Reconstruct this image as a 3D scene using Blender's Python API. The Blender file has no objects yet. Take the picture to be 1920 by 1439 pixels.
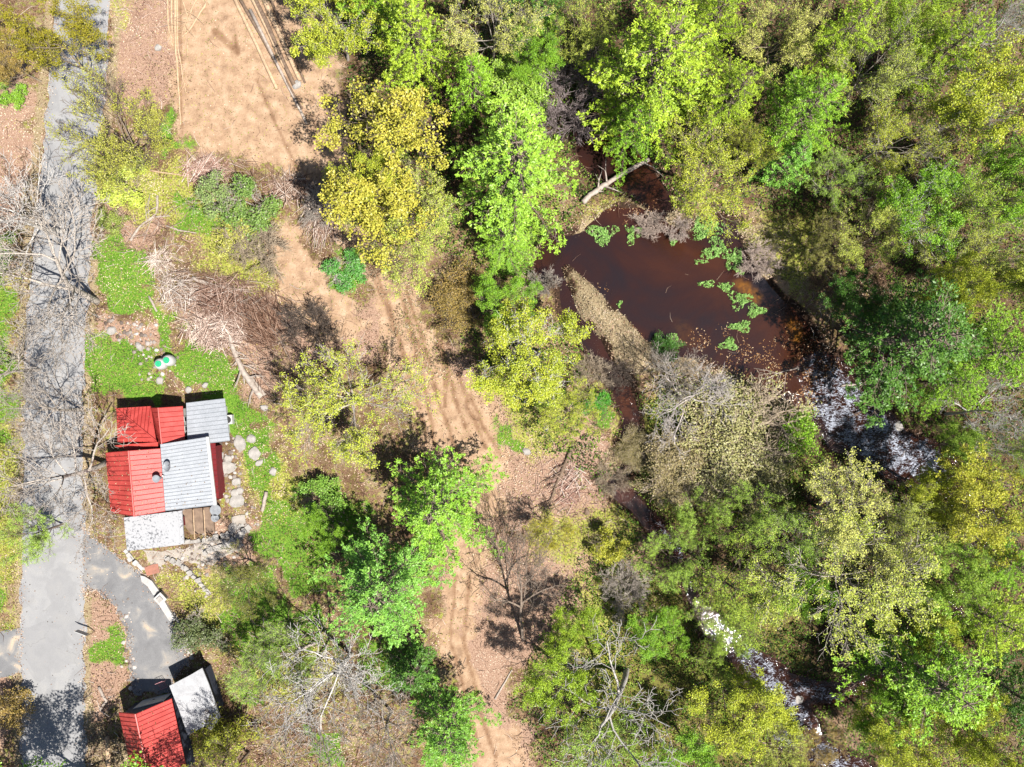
import bpy, math, random
import numpy as np
from mathutils import Vector, Matrix
C = bpy.context.scene
COL = C.collection
# ---------------------------------------------------------------- camera, sky, sun, exposure
CAMH = 90.0
cam_d = bpy.data.cameras.new('camera'); cam = bpy.data.objects.new('camera', cam_d); COL.objects.link(cam)
cam.location = (0, 0, CAMH); cam.rotation_euler = (0, 0, 0)
cam_d.sensor_width = 36; cam_d.lens = 18.0 / (48.0 / CAMH)
cam_d.clip_start = 0.5; cam_d.clip_end = 3000
C.camera = cam
SUNVEC = Vector((0.39, -0.29, 1.0)).normalized()          # towards the sun
ELEV = math.asin(SUNVEC.z); AZ = math.atan2(SUNVEC.x, SUNVEC.y)
w = bpy.data.worlds.new('World'); C.world = w; w.use_nodes = True
nt = w.node_tree; bg = nt.nodes['Background']
sky = nt.nodes.new('ShaderNodeTexSky'); sky.sky_type = 'NISHITA'; sky.sun_disc = False
sky.sun_elevation = ELEV; sky.sun_rotation = AZ
nt.links.new(sky.outputs[0], bg.inputs[0]); bg.inputs[1].default_value = 0.05
sl = bpy.data.lights.new('sun', 'SUN'); sl.energy = 4.9; sl.angle = math.radians(0.5); sl.color = (1.0, 0.95, 0.87)
so = bpy.data.objects.new('sun', sl); COL.objects.link(so); so.rotation_euler = SUNVEC.to_track_quat('Z', 'Y').to_euler()
so.location = (30, -30, 120)
C.view_settings.view_transform = 'Standard'; C.view_settings.look = 'None'
C.view_settings.exposure = 1.22; C.view_settings.gamma = 1
C.cycles.max_bounces = 6; C.cycles.transmission_bounces = 4; C.cycles.diffuse_bounces = 3; C.cycles.caustics_reflective = False

# ---------------------------------------------------------------- helpers
def G(u, v, z=0.0):
    """photo pixel of a point known to be z metres above the ground -> metres"""
    k = (CAMH - z) / CAMH / 20.0
    return ((u - 960) * k, (719.5 - v) * k)
def tag(o, label=None, cat=None, group=None, kind=None):
    if label: o['label'] = label
    if cat: o['category'] = cat
    if group: o['group'] = group
    if kind: o['kind'] = kind
    return o
def smooth(x, a, b):
    t = np.clip((x - a) / (b - a), 0, 1); return t * t * (3 - 2 * t)
_rg = np.random.RandomState(5); _lat = _rg.rand(256, 256)
def vnoise(x, y):
    xi = np.floor(x).astype(int); yi = np.floor(y).astype(int); fx = x - xi; fy = y - yi
    fx = fx * fx * (3 - 2 * fx); fy = fy * fy * (3 - 2 * fy)
    a = _lat[xi % 256, yi % 256]; b = _lat[(xi + 1) % 256, yi % 256]; c = _lat[xi % 256, (yi + 1) % 256]; d = _lat[(xi + 1) % 256, (yi + 1) % 256]
    return (a * (1 - fx) + b * fx) * (1 - fy) + (c * (1 - fx) + d * fx) * fy
def fbm(x, y, s, o=4, seed=0):
    r = 0; amp = 1; t = 0
    for k in range(o):
        r = r + amp * vnoise(x / s + 17.3 * k + seed * 7.7, y / s + 9.1 * k + seed * 3.1); t += amp; amp *= .5; s = s / 2.03
    return r / t                                        # 0..1
def sdist(px, X, Y):
    """signed distance (metres, negative inside) to a polygon given in photo pixels"""
    P = np.array([G(*p[:2]) for p in px]); n = len(P)
    d = np.full(X.shape, 1e9); ins = np.zeros(X.shape, bool)
    for i in range(n):
        ax, ay = P[i]; bx, by = P[(i + 1) % n]; ex, ey = bx - ax, by - ay; wx, wy = X - ax, Y - ay
        t = np.clip((wx * ex + wy * ey) / (ex * ex + ey * ey + 1e-9), 0, 1)
        d = np.minimum(d, (wx - ex * t) ** 2 + (wy - ey * t) ** 2)
        c = ((ay > Y) != (by > Y)) & (X < (bx - ax) * (Y - ay) / (by - ay + 1e-12) + ax); ins ^= c
    d = np.sqrt(d); return np.where(ins, -d, d)
def ldist(px, X, Y):
    """distance to a polyline minus its half width (px entries u, v, width px)"""
    d = np.full(X.shape, 1e9)
    for (u0, v0, w0), (u1, v1, w1) in zip(px[:-1], px[1:]):
        ax, ay = G(u0, v0); bx, by = G(u1, v1); ex, ey = bx - ax, by - ay; wx, wy = X - ax, Y - ay
        t = np.clip((wx * ex + wy * ey) / (ex * ex + ey * ey + 1e-9), 0, 1)
        d = np.minimum(d, np.sqrt((wx - ex * t) ** 2 + (wy - ey * t) ** 2) - (w0 + (w1 - w0) * t) / 40.0)
    return d
def local(fn, px, X, Y, pad, far=99.0):
    P = np.array([G(*p[:2]) for p in px]); x0, y0 = P.min(0) - pad - 4; x1, y1 = P.max(0) + pad + 4
    m = (X > x0) & (X < x1) & (Y > y0) & (Y < y1); r = np.full(X.shape, far)
    if m.any(): r[m] = fn(px, X[m], Y[m])
    return r

# ---------------------------------------------------------------- materials
def mat(name, rough=0.9, spec=0.2):
    m = bpy.data.materials.new(name); m.use_nodes = True; n = m.node_tree.nodes; l = m.node_tree.links
    b = n['Principled BSDF']; b.inputs['Roughness'].default_value = rough
    b.inputs['Specular IOR Level'].default_value = spec
    return m, n, l, b
def noise(n, l, scale, detail=4, vec=None, dist=0):
    t = n.new('ShaderNodeTexNoise'); t.inputs['Scale'].default_value = scale; t.inputs['Detail'].default_value = detail; t.inputs['Distortion'].default_value = dist
    if vec: l.new(vec, t.inputs['Vector'])
    return t.outputs['Fac']
def ramp(n, l, fac, stops, interp='LINEAR'):
    r = n.new('ShaderNodeValToRGB'); e = r.color_ramp; e.interpolation = interp
    while len(e.elements) < len(stops): e.elements.new(0.5)
    for el, (p, c) in zip(e.elements, stops): el.position = p; el.color = (*c, 1) if len(c) == 3 else c
    l.new(fac, r.inputs[0]); return r.outputs[0]
def mix(n, l, fac, a, b, mode='MIX'):
    m = n.new('ShaderNodeMix'); m.data_type = 'RGBA'; m.blend_type = mode
    if isinstance(fac, (int, float)): m.inputs[0].default_value = fac
    else: l.new(fac, m.inputs[0])
    for i, c in ((6, a), (7, b)):
        if isinstance(c, tuple): m.inputs[i].default_value = (*c, 1)
        else: l.new(c, m.inputs[i])
    return m.outputs[2]
def mth(n, l, op, a, b=0.0, clamp=False):
    m = n.new('ShaderNodeMath'); m.operation = op; m.use_clamp = clamp
    for i, c in ((0, a), (1, b)):
        if isinstance(c, (int, float)): m.inputs[i].default_value = c
        else: l.new(c, m.inputs[i])
    return m.outputs[0]
def bump(n, l, b, h, dist=0.05, strength=1.0):
    u = n.new('ShaderNodeBump'); u.inputs['Distance'].default_value = dist; u.inputs['Strength'].default_value = strength
    l.new(h, u.inputs['Height']); l.new(u.outputs[0], b.inputs['Normal'])
def coord(n): return n.new('ShaderNodeTexCoord').outputs['Object']
def attr(n, name):
    a = n.new('ShaderNodeAttribute'); a.attribute_name = name; return a
def stained(name, c1, c2, scale=3.0, rough=0.8, spec=0.3, fine=25, bmp=0.01):
    m, n, l, b = mat(name, rough, spec); v = coord(n)
    a = noise(n, l, scale, 6, v); f = noise(n, l, fine, 3, v)
    c = mix(n, l, ramp(n, l, a, [(.35, (0, 0, 0)), (.65, (1, 1, 1))]), c1, c2)
    c = mix(n, l, .35, c, ramp(n, l, f, [(.3, (.5, .5, .5)), (.7, (1, 1, 1))]), 'MULTIPLY')
    l.new(c, b.inputs['Base Color']); bump(n, l, b, f, bmp); return m

def leaf_material():
    m = bpy.data.materials.new('foliage'); m.use_nodes = True; n = m.node_tree.nodes; l = m.node_tree.links; n.clear()
    out = n.new('ShaderNodeOutputMaterial'); oi = n.new('ShaderNodeObjectInfo'); r = attr(n, 'rnd').outputs['Fac']
    hs = n.new('ShaderNodeHueSaturation')
    l.new(oi.outputs['Color'], hs.inputs['Color'])
    l.new(mth(n, l, 'ADD', mth(n, l, 'MULTIPLY', r, -0.05), 0.525), hs.inputs['Hue'])
    l.new(mth(n, l, 'ADD', mth(n, l, 'MULTIPLY', r, 0.75), 0.65), hs.inputs['Value'])
    hs.inputs['Saturation'].default_value = 1.0
    d = n.new('ShaderNodeBsdfDiffuse'); t = n.new('ShaderNodeBsdfTranslucent'); g = n.new('ShaderNodeBsdfGlossy'); g.inputs['Roughness'].default_value = .45
    l.new(hs.outputs[0], d.inputs[0]); tc = mix(n, l, .5, hs.outputs[0], (1.0, 1.0, .3), 'MULTIPLY'); l.new(tc, t.inputs[0])
    s = n.new('ShaderNodeMixShader'); s.inputs[0].default_value = .14; l.new(d.outputs[0], s.inputs[1]); l.new(t.outputs[0], s.inputs[2])
    s2 = n.new('ShaderNodeMixShader'); s2.inputs[0].default_value = .03; l.new(s.outputs[0], s2.inputs[1]); l.new(g.outputs[0], s2.inputs[2])
    l.new(s2.outputs[0], out.inputs[0]); return m
LEAF = leaf_material()
def bark_material():
    m, n, l, b = mat('bark', .9, .1); oi = n.new('ShaderNodeObjectInfo'); v = coord(n)
    f = noise(n, l, 9, 5, v); c = mix(n, l, 1.0, oi.outputs['Color'], ramp(n, l, f, [(.3, (.45, .42, .4)), (.65, (1.1, 1.1, 1.1))]), 'MULTIPLY')
    l.new(c, b.inputs['Base Color']); bump(n, l, b, f, .03); return m
BARK = bark_material()
def chip_material(name, stops):
    m, n, l, b = mat(name, .9, .1); r = attr(n, 'rnd').outputs['Fac']
    l.new(ramp(n, l, r, stops), b.inputs['Base Color']); return m

def ground_material():
    m, n, l, b = mat('ground', .95, .08); v = coord(n)
    A = attr(n, 'zone').outputs['Color']; B = attr(n, 'wear').outputs['Color']
    sa = n.new('ShaderNodeSeparateColor'); l.new(A, sa.inputs[0]); sb = n.new('ShaderNodeSeparateColor'); l.new(B, sb.inputs[0])
    f1 = noise(n, l, 6.5, 5, v, .4); f2 = noise(n, l, 1.1, 6, v); f3 = noise(n, l, 22, 4, v, .3); f4 = noise(n, l, .35, 4, v)
    lit = ramp(n, l, f3, [(.25, (.035, .022, .014)), (.45, (.125, .075, .045)), (.56, (.22, .14, .09)), (.72, (.42, .32, .22))])
    lit = mix(n, l, .6, lit, ramp(n, l, f1, [(.3, (.45, .36, .32)), (.65, (1, 1, 1))]), 'MULTIPLY')
    dirt = ramp(n, l, f2, [(.25, (.20, .13, .085)), (.45, (.30, .20, .13)), (.6, (.35, .245, .165)), (.8, (.42, .31, .22))])
    dirt = mix(n, l, .5, dirt, ramp(n, l, f3, [(.25, (.5, .46, .42)), (.5, (1, 1, 1))]), 'MULTIPLY')
    dirt = mix(n, l, .35, dirt, ramp(n, l, f1, [(.3, (.6, .55, .5)), (.55, (1, 1, 1))]), 'MULTIPLY')
    pink = ramp(n, l, f3, [(.25, (.07, .04, .028)), (.45, (.20, .12, .085)), (.6, (.33, .225, .165)), (.75, (.48, .39, .31))])
    grass = ramp(n, l, f1, [(.25, (.035, .085, .012)), (.45, (.08, .165, .02)), (.6, (.13, .23, .028)), (.75, (.22, .25, .06))])
    grass = mix(n, l, .6, grass, ramp(n, l, f3, [(.3, (.5, .5, .4)), (.65, (1.1, 1.1, 1.1))]), 'MULTIPLY')
    olive = ramp(n, l, f1, [(.3, (.07, .09, .015)), (.5, (.20, .23, .03)), (.7, (.36, .32, .11))])
    straw = ramp(n, l, f3, [(.25, (.08, .06, .03)), (.5, (.22, .17, .10)), (.7, (.36, .30, .20))])
    mud_shade = ramp(n, l, f1, [(.3, (.012, .008, .006)), (.6, (.045, .026, .017)), (.8, (.09, .05, .03))])  # wet mud by the water, and shade painted on the wood floor
    def pick(ch, lo=.35, hi=.65, k=.55, nz=None):
        q = mth(n, l, 'ADD', ch, mth(n, l, 'MULTIPLY', mth(n, l, 'SUBTRACT', nz or f1, .5), k * 2))
        mr = n.new('ShaderNodeMapRange'); mr.inputs[1].default_value = lo; mr.inputs[2].default_value = hi; l.new(q, mr.inputs[0])
        return mth(n, l, 'MULTIPLY', mr.outputs[0], mth(n, l, 'GREATER_THAN', ch, .02))
    f5 = noise(n, l, .9, 6, v, .6); f6 = noise(n, l, 2.6, 6, v, .4)
    c = mix(n, l, ramp(n, l, f5, [(.48, (0, 0, 0)), (.60, (.8, .8, .8))]), lit, straw)
    c = mix(n, l, ramp(n, l, f6, [(.50, (0, 0, 0)), (.62, (.75, .75, .75))]), c, olive)
    c = mix(n, l, ramp(n, l, f4, [(.45, (0, 0, 0)), (.6, (.7, .7, .7))]), c, mix(n, l, 1.0, lit, (.5, .45, .42), 'MULTIPLY'))
    c = mix(n, l, pick(sa.outputs[2]), c, pink)
    c = mix(n, l, pick(sb.outputs[2]), c, straw)
    c = mix(n, l, pick(sb.outputs[1], k=.8), c, olive)
    c = mix(n, l, pick(sa.outputs[1], k=.5), c, dirt)
    c = mix(n, l, pick(sa.outputs[0]), c, grass)
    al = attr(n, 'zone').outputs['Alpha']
    c = mix(n, l, pick(al, k=.3), c, mud_shade)
    rut = mth(n, l, 'MULTIPLY', sb.outputs[0], ramp(n, l, noise(n, l, 1.2, 6, v), [(.25, (.2, .2, .2)), (.45, (1, 1, 1))]))
    c = mix(n, l, mth(n, l, 'MULTIPLY', rut, .7), c, mix(n, l, 1.0, c, (.48, .38, .32), 'MULTIPLY'))
    l.new(c, b.inputs['Base Color']); bump(n, l, b, mth(n, l, 'ADD', mth(n, l, 'MULTIPLY', f1, .45), mth(n, l, 'MULTIPLY', f3, .5)), .10, .9)
    return m

def road_material():
    m, n, l, b = mat('asphalt', .9, .2); v = coord(n)
    f = noise(n, l, 30, 4, v); g = noise(n, l, .8, 6, v, .5)
    c = ramp(n, l, g, [(.3, (.20, .20, .205)), (.5, (.225, .225, .23)), (.7, (.245, .242, .24))])
    c = mix(n, l, .5, c, ramp(n, l, f, [(.3, (.7, .7, .7)), (.7, (1.15, 1.15, 1.15))]), 'MULTIPLY')
    vo = n.new('ShaderNodeTexVoronoi'); vo.feature = 'DISTANCE_TO_EDGE'; vo.inputs['Scale'].default_value = .16
    dv = n.new('ShaderNodeVectorMath'); dv.operation = 'ADD'; nn = n.new('ShaderNodeTexNoise'); nn.inputs['Scale'].default_value = .9; nn.inputs['Detail'].default_value = 5
    l.new(v, nn.inputs['Vector']); sc = n.new('ShaderNodeVectorMath'); sc.operation = 'SCALE'; sc.inputs[3].default_value = 2.5; l.new(nn.outputs['Color'], sc.inputs[0]); l.new(v, dv.inputs[0]); l.new(sc.outputs[0], dv.inputs[1]); l.new(dv.outputs[0], vo.inputs['Vector'])
    cr = ramp(n, l, vo.outputs['Distance'], [(.0, (1, 1, 1)), (.006, (0, 0, 0))])
    cr = mth(n, l, 'MULTIPLY', cr, ramp(n, l, g, [(.45, (0, 0, 0)), (.6, (.6, .6, .6))]))
    c = mix(n, l, cr, c, (.06, .06, .06))
    w_ = noise(n, l, .25, 7, v, 1.0); c = mix(n, l, ramp(n, l, w_, [(.50, (0, 0, 0)), (.53, (.35, .35, .35))]), c, (.16, .16, .165))
    c = mix(n, l, ramp(n, l, noise(n, l, 60, 2, v), [(.62, (0, 0, 0)), (.7, (.5, .5, .5))]), c, (.09, .085, .08))
    l.new(c, b.inputs['Base Color']); bump(n, l, b, f, .012); return m
def drive_material():
    m, n, l, b = mat('worn_asphalt', .9, .2); v = coord(n)
    f = noise(n, l, 24, 4, v); g = noise(n, l, .55, 6, v, .6)
    c = ramp(n, l, g, [(.3, (.12, .12, .125)), (.52, (.155, .155, .16)), (.62, (.21, .20, .19)), (.72, (.36, .29, .22))])
    c = mix(n, l, .6, c, ramp(n, l, f, [(.3, (.6, .6, .6)), (.7, (1.2, 1.2, 1.2))]), 'MULTIPLY')
    l.new(c, b.inputs['Base Color']); bump(n, l, b, f, .015); return m
def water_material():
    m, n, l, b = mat('water', .07, .5); v = coord(n)
    g = noise(n, l, .13, 5, v, .8); f = noise(n, l, 2.0, 4, v)
    base = ramp(n, l, g, [(.3, (.009, .0072, .009)), (.46, (.019, .0072, .0055)), (.60, (.030, .0095, .0045)), (.75, (.052, .016, .0045))])
    silt = attr(n, 'silt').outputs['Fac']; rif = attr(n, 'riffle').outputs['Fac']
    base = mix(n, l, mth(n, l, 'MULTIPLY', silt, ramp(n, l, f, [(.35, (.25, .25, .25)), (.6, (.85, .85, .85))])), base, (.15, .062, .008))
    mp = n.new('ShaderNodeMapping'); mp.inputs['Rotation'].default_value = (0, 0, .6); mp.inputs['Scale'].default_value = (1.0, 2.1, 1); l.new(v, mp.inputs[0])
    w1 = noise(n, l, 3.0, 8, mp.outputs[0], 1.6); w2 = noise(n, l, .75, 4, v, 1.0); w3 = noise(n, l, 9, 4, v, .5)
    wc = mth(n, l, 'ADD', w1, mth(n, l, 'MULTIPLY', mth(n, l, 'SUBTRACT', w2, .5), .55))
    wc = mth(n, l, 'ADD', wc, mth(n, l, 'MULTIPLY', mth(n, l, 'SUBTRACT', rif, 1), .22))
    foam_glint = mth(n, l, 'MULTIPLY', ramp(n, l, wc, [(.47, (0, 0, 0)), (.64, (1, 1, 1))]), mth(n, l, 'GREATER_THAN', rif, .06))  # whitewater together with sun glints painted into the water colour
    c = mix(n, l, foam_glint, base, (.34, .37, .45)); l.new(c, b.inputs['Base Color'])
    l.new(mth(n, l, 'ADD', mth(n, l, 'MULTIPLY', foam_glint, .5), .06), b.inputs['Roughness'])
    h = mth(n, l, 'ADD', mth(n, l, 'MULTIPLY', w1, rif), mth(n, l, 'MULTIPLY', mth(n, l, 'ADD', f, w3), .022))
    bump(n, l, b, h, .35); return m
def roof_material(name, c1, c2, rough=.45, spec=.4):
    m, n, l, b = mat(name, rough, spec); v = coord(n)
    a = noise(n, l, .8, 8, v, 1.2); f = noise(n, l, 9, 6, v, .5)
    c = mix(n, l, ramp(n, l, a, [(.38, (0, 0, 0)), (.62, (1, 1, 1))]), c1, c2)
    c = mix(n, l, .45, c, ramp(n, l, f, [(.3, (.6, .58, .56)), (.6, (1, 1, 1))]), 'MULTIPLY')
    l.new(c, b.inputs['Base Color']); bump(n, l, b, f, .006); return m
def mottled(name):  # grey mottling is dappled leaf shade put into the roof colour
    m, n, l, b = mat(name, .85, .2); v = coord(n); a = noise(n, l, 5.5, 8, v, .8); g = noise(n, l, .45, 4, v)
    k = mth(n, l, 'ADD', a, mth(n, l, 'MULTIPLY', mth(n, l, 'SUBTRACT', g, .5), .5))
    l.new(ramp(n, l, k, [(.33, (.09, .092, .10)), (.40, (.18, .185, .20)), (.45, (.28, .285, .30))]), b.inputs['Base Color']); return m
M = {}
M['ground'] = ground_material(); M['road'] = road_material(); M['drive'] = drive_material(); M['water'] = water_material()
M['red'] = roof_material('red_roof_metal', (.42, .06, .052), (.33, .042, .036))
M['redseam_shade'] = stained('red_seam_shadow', (.22, .012, .012), (.16, .01, .01))  # darker than the sheet: shadow lines of the seams put into colour
M['grey'] = roof_material('pale_roof_metal', (.245, .262, .29), (.21, .226, .252))
M['greyseam_shade'] = stained('pale_seam_shadow', (.19, .205, .23), (.15, .165, .185))  # ribs toned down so the seam shadows are part of the colour
M['whiteroof'] = roof_material('white_flat_roof', (.31, .315, .33), (.25, .255, .27), .8, .2)
M['mottled'] = mottled('leaf_shade_flat_roof')
M['white'] = stained('white_paint', (.42, .42, .42), (.36, .36, .35))
M['redwall'] = stained('red_siding', (.16, .015, .02), (.11, .012, .016))
M['bluewall'] = stained('dark_blue_siding', (.035, .045, .07), (.025, .03, .05))
M['glass'] = stained('window_glass', (.03, .04, .045), (.02, .025, .03), rough=.1, spec=.6)
M['wood'] = stained('weathered_deck_wood', (.20, .14, .10), (.13, .09, .065), 2)
M['palewood'] = stained('peeled_wood', (.42, .31, .20), (.33, .22, .14), 4)
M['greywood'] = stained('grey_dead_wood', (.36, .31, .27), (.24, .20, .17), 4)
M['darklog'] = stained('dark_log_bark', (.10, .065, .045), (.17, .12, .085), 5)
M['stone'] = stained('pale_stone', (.34, .32, .30), (.24, .225, .21), 2, bmp=.04)
M['slab'] = stained('concrete_slab', (.32, .29, .26), (.24, .21, .18), 1.2)
M['brick'] = stained('brick_red_slab', (.30, .13, .09), (.24, .11, .08), 3)
M['dark'] = stained('dark_metal', (.03, .03, .035), (.02, .02, .02), rough=.5)
M['steel'] = stained('grey_steel', (.22, .24, .26), (.16, .17, .19), rough=.4, spec=.5)
M['green'] = stained('green_plastic', (.02, .33, .16), (.02, .26, .13), rough=.4)
M['pinkpaint'] = stained('pink_paint', (.4, .2, .22), (.3, .15, .17))
M['curb'] = stained('white_kerb_stone', (.40, .39, .38), (.30, .29, .28), 2)

# ---------------------------------------------------------------- mesh helpers
def link(name, V, F, m, parent=None, rnd=None, sm=False):
    me = bpy.data.meshes.new(name); V = np.asarray(V, dtype=np.float32); F = np.asarray(F, dtype=np.int32)
    k = F.shape[1]; me.vertices.add(len(V)); me.vertices.foreach_set('co', V.ravel())
    me.loops.add(F.size); me.loops.foreach_set('vertex_index', F.ravel())
    me.polygons.add(len(F)); me.polygons.foreach_set('loop_start', np.arange(len(F), dtype=np.int32) * k)
    me.polygons.foreach_set('loop_total', np.full(len(F), k, dtype=np.int32))
    if rnd is not None:
        a = me.attributes.new('rnd', 'FLOAT', 'FACE'); a.data.foreach_set('value', np.asarray(rnd, dtype=np.float32))
    me.update(calc_edges=True)
    if sm: me.polygons.foreach_set('use_smooth', np.ones(len(F), bool))
    me.materials.append(m); o = bpy.data.objects.new(name, me); COL.objects.link(o)
    if parent: o.parent = parent
    return o
class MB:
    """collects faces of any size and builds ONE mesh object"""
    def __init__(s): s.v = []; s.f = []; s.mi = []
    def add(s, vs, fs, mi=0):
        b = len(s.v); s.v += [tuple(p) for p in vs]; s.f += [[b + i for i in f] for f in fs]; s.mi += [mi] * len(fs)
    def prism(s, pts, z0, z1, mi=0):
        """pts: list of xy or (x, y, ztop); walls + top + bottom"""
        n = len(pts); top = [(p[0], p[1], p[2] if len(p) > 2 else z1) for p in pts]; bot = [(p[0], p[1], z0) for p in pts]
        s.add(bot + top, [list(range(n))[::-1], list(range(n, 2 * n))] + [[i, (i + 1) % n, n + (i + 1) % n, n + i] for i in range(n)], mi)
    def box(s, c, dx, dy, dz, ang=0, mi=0):
        ca, sa = math.cos(ang), math.sin(ang); p = [(c[0] + x * ca - y * sa, c[1] + x * sa + y * ca) for x, y in ((-dx / 2, -dy / 2), (dx / 2, -dy / 2), (dx / 2, dy / 2), (-dx / 2, dy / 2))]
        s.prism(p, c[2], c[2] + dz, mi)
    def slab(s, top, t, mi=0):
        n = len(top); bot = [(p[0], p[1], p[2] - t) for p in top]
        s.add(bot + list(top), [list(range(n))[::-1], list(range(n, 2 * n))] + [[i, (i + 1) % n, n + (i + 1) % n, n + i] for i in range(n)], mi)
    def tube(s, pts, rad, k=8, mi=0):
        rings = []
        for i, p in enumerate(pts):
            p = Vector(p); a = Vector(pts[max(i - 1, 0)]); b = Vector(pts[min(i + 1, len(pts) - 1)]); d = (b - a).normalized()
            x = d.orthogonal().normalized(); y = d.cross(x); r = rad[i] if isinstance(rad, (list, tuple)) else rad
            if rings:
                q = Vector(rings[-1][0]) - Vector(pts[i - 1]); q -= d * q.dot(d)
                if q.length > 1e-6: x = q.normalized(); y = d.cross(x)
            rings.append([tuple(p + (x * math.cos(2 * math.pi * j / k) + y * math.sin(2 * math.pi * j / k)) * r) for j in range(k)])
        vs = [q for r in rings for q in r]; fs = []
        for i in range(len(rings) - 1):
            for j in range(k): fs.append([i * k + j, i * k + (j + 1) % k, (i + 1) * k + (j + 1) % k, (i + 1) * k + j])
        fs.append(list(range(k))[::-1]); fs.append(list(range(len(vs) - k, len(vs)))); s.add(vs, fs, mi)
    def build(s, name, mats, parent=None, sm=False):
        me = bpy.data.meshes.new(name); me.from_pydata(s.v, [], s.f)
        for m in (mats if isinstance(mats, (list, tuple)) else [mats]): me.materials.append(m)
        me.polygons.foreach_set('material_index', s.mi)
        if sm: me.polygons.foreach_set('use_smooth', np.ones(len(s.f), bool))
        me.update(); o = bpy.data.objects.new(name, me); COL.objects.link(o)
        if parent: o.parent = parent
        return o
def empty(name, loc=(0, 0, 0), rz=0, **k):
    o = bpy.data.objects.new(name, None); COL.objects.link(o); o.location = loc; o.rotation_euler = (0, 0, rz); o.empty_display_size = .3; tag(o, **k); return o
def rebase(o, loc):
    """give a one-mesh thing its origin at its base"""
    loc = Vector(loc); o.data.transform(Matrix.Translation(-loc)); o.location = loc; return o

# ---------------------------------------------------------------- layout of the ground (photo pixels)
ROAD_L = [(150, -120), (108, 0), (96, 120), (86, 220), (76, 320), (66, 420), (56, 520), (47, 640), (44, 760), (43, 880), (41, 1000), (39, 1100), (38, 1200), (38, 1300), (40, 1439), (43, 1600)]
ROAD_R = [(212, -120), (209, 0), (201, 120), (192, 220), (182, 320), (174, 420), (168, 520), (161, 640), (156, 760), (155, 880), (160, 1000), (162, 1100), (158, 1200), (158, 1300), (161, 1439), (164, 1600)]
DRIVE = [(150, 985), (190, 1020), (222, 1042), (262, 1068), (284, 1098), (308, 1135), (330, 1172), (350, 1215), (356, 1240), (332, 1262), (322, 1300), (250, 1300), (244, 1250), (240, 1200), (226, 1155), (196, 1118), (170, 1108), (155, 1112)]
DRIVE_L = [(-260, 1172), (0, 1186), (42, 1178), (42, 1262), (0, 1272), (-260, 1290)]
POND = [(1003, 470), (1030, 446), (1090, 440), (1140, 398), (1200, 388), (1255, 425), (1300, 440), (1330, 395), (1380, 420), (1395, 480), (1440, 540), (1500, 590), (1530, 640), (1545, 690), (1515, 745), (1440, 725), (1380, 700), (1320, 665), (1270, 665), (1215, 640), (1150, 580), (1110, 535), (1065, 495), (1040, 510), (1020, 530), (1003, 500)]
INLET = [(1110, 240, 50), (1130, 280, 70), (1190, 330, 55), (1235, 385, 30)]
S1 = [(1045, 500, 30), (1080, 590, 34), (1120, 650, 44), (1160, 710, 40), (1180, 790, 34), (1184, 860, 34), (1150, 910, 20), (1200, 960, 22), (1260, 1020, 24), (1290, 1090, 26), (1330, 1170, 26), (1400, 1240, 40), (1450, 1280, 60), (1490, 1370, 66), (1530, 1410, 30), (1600, 1450, 50), (1700, 1560, 40)]
S2 = [(1500, 700, 90), (1560, 730, 110), (1600, 790, 110), (1680, 850, 80), (1740, 870, 80), (1810, 920, 50), (1860, 1000, 40), (1800, 1150, 30), (1680, 1230, 60), (1580, 1300, 20), (1450, 1290, 50)]
BERM = [(1068, 510, 16), (1100, 560, 42), (1150, 610, 56), (1200, 665, 60), (1240, 720, 60), (1280, 740, 40)]
DIRT = [
 [(335, -80), (560, -80), (600, 0), (640, 90), (650, 200), (640, 300), (620, 365), (560, 352), (520, 320), (440, 300), (350, 290), (335, 200), (330, 80)],
 [(500, 430), (560, 420), (600, 500), (660, 560), (680, 640), (600, 650), (540, 570), (505, 520)],
 [(600, 340), (660, 400), (700, 480), (760, 530), (800, 600), (835, 655), (880, 735), (930, 800), (940, 870), (930, 960), (905, 1060), (880, 1170), (900, 1280), (950, 1360), (1000, 1500), (880, 1500), (850, 1330), (820, 1180), (840, 1060), (840, 930), (790, 830), (740, 720), (690, 560), (640, 440)],
 [(1440, 525), (1490, 520), (1490, 575), (1455, 575)], [(1540, 1350), (1640, 1330), (1640, 1439), (1560, 1439)], [(560, 930), (610, 940), (620, 990), (590, 990)],
]
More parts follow.
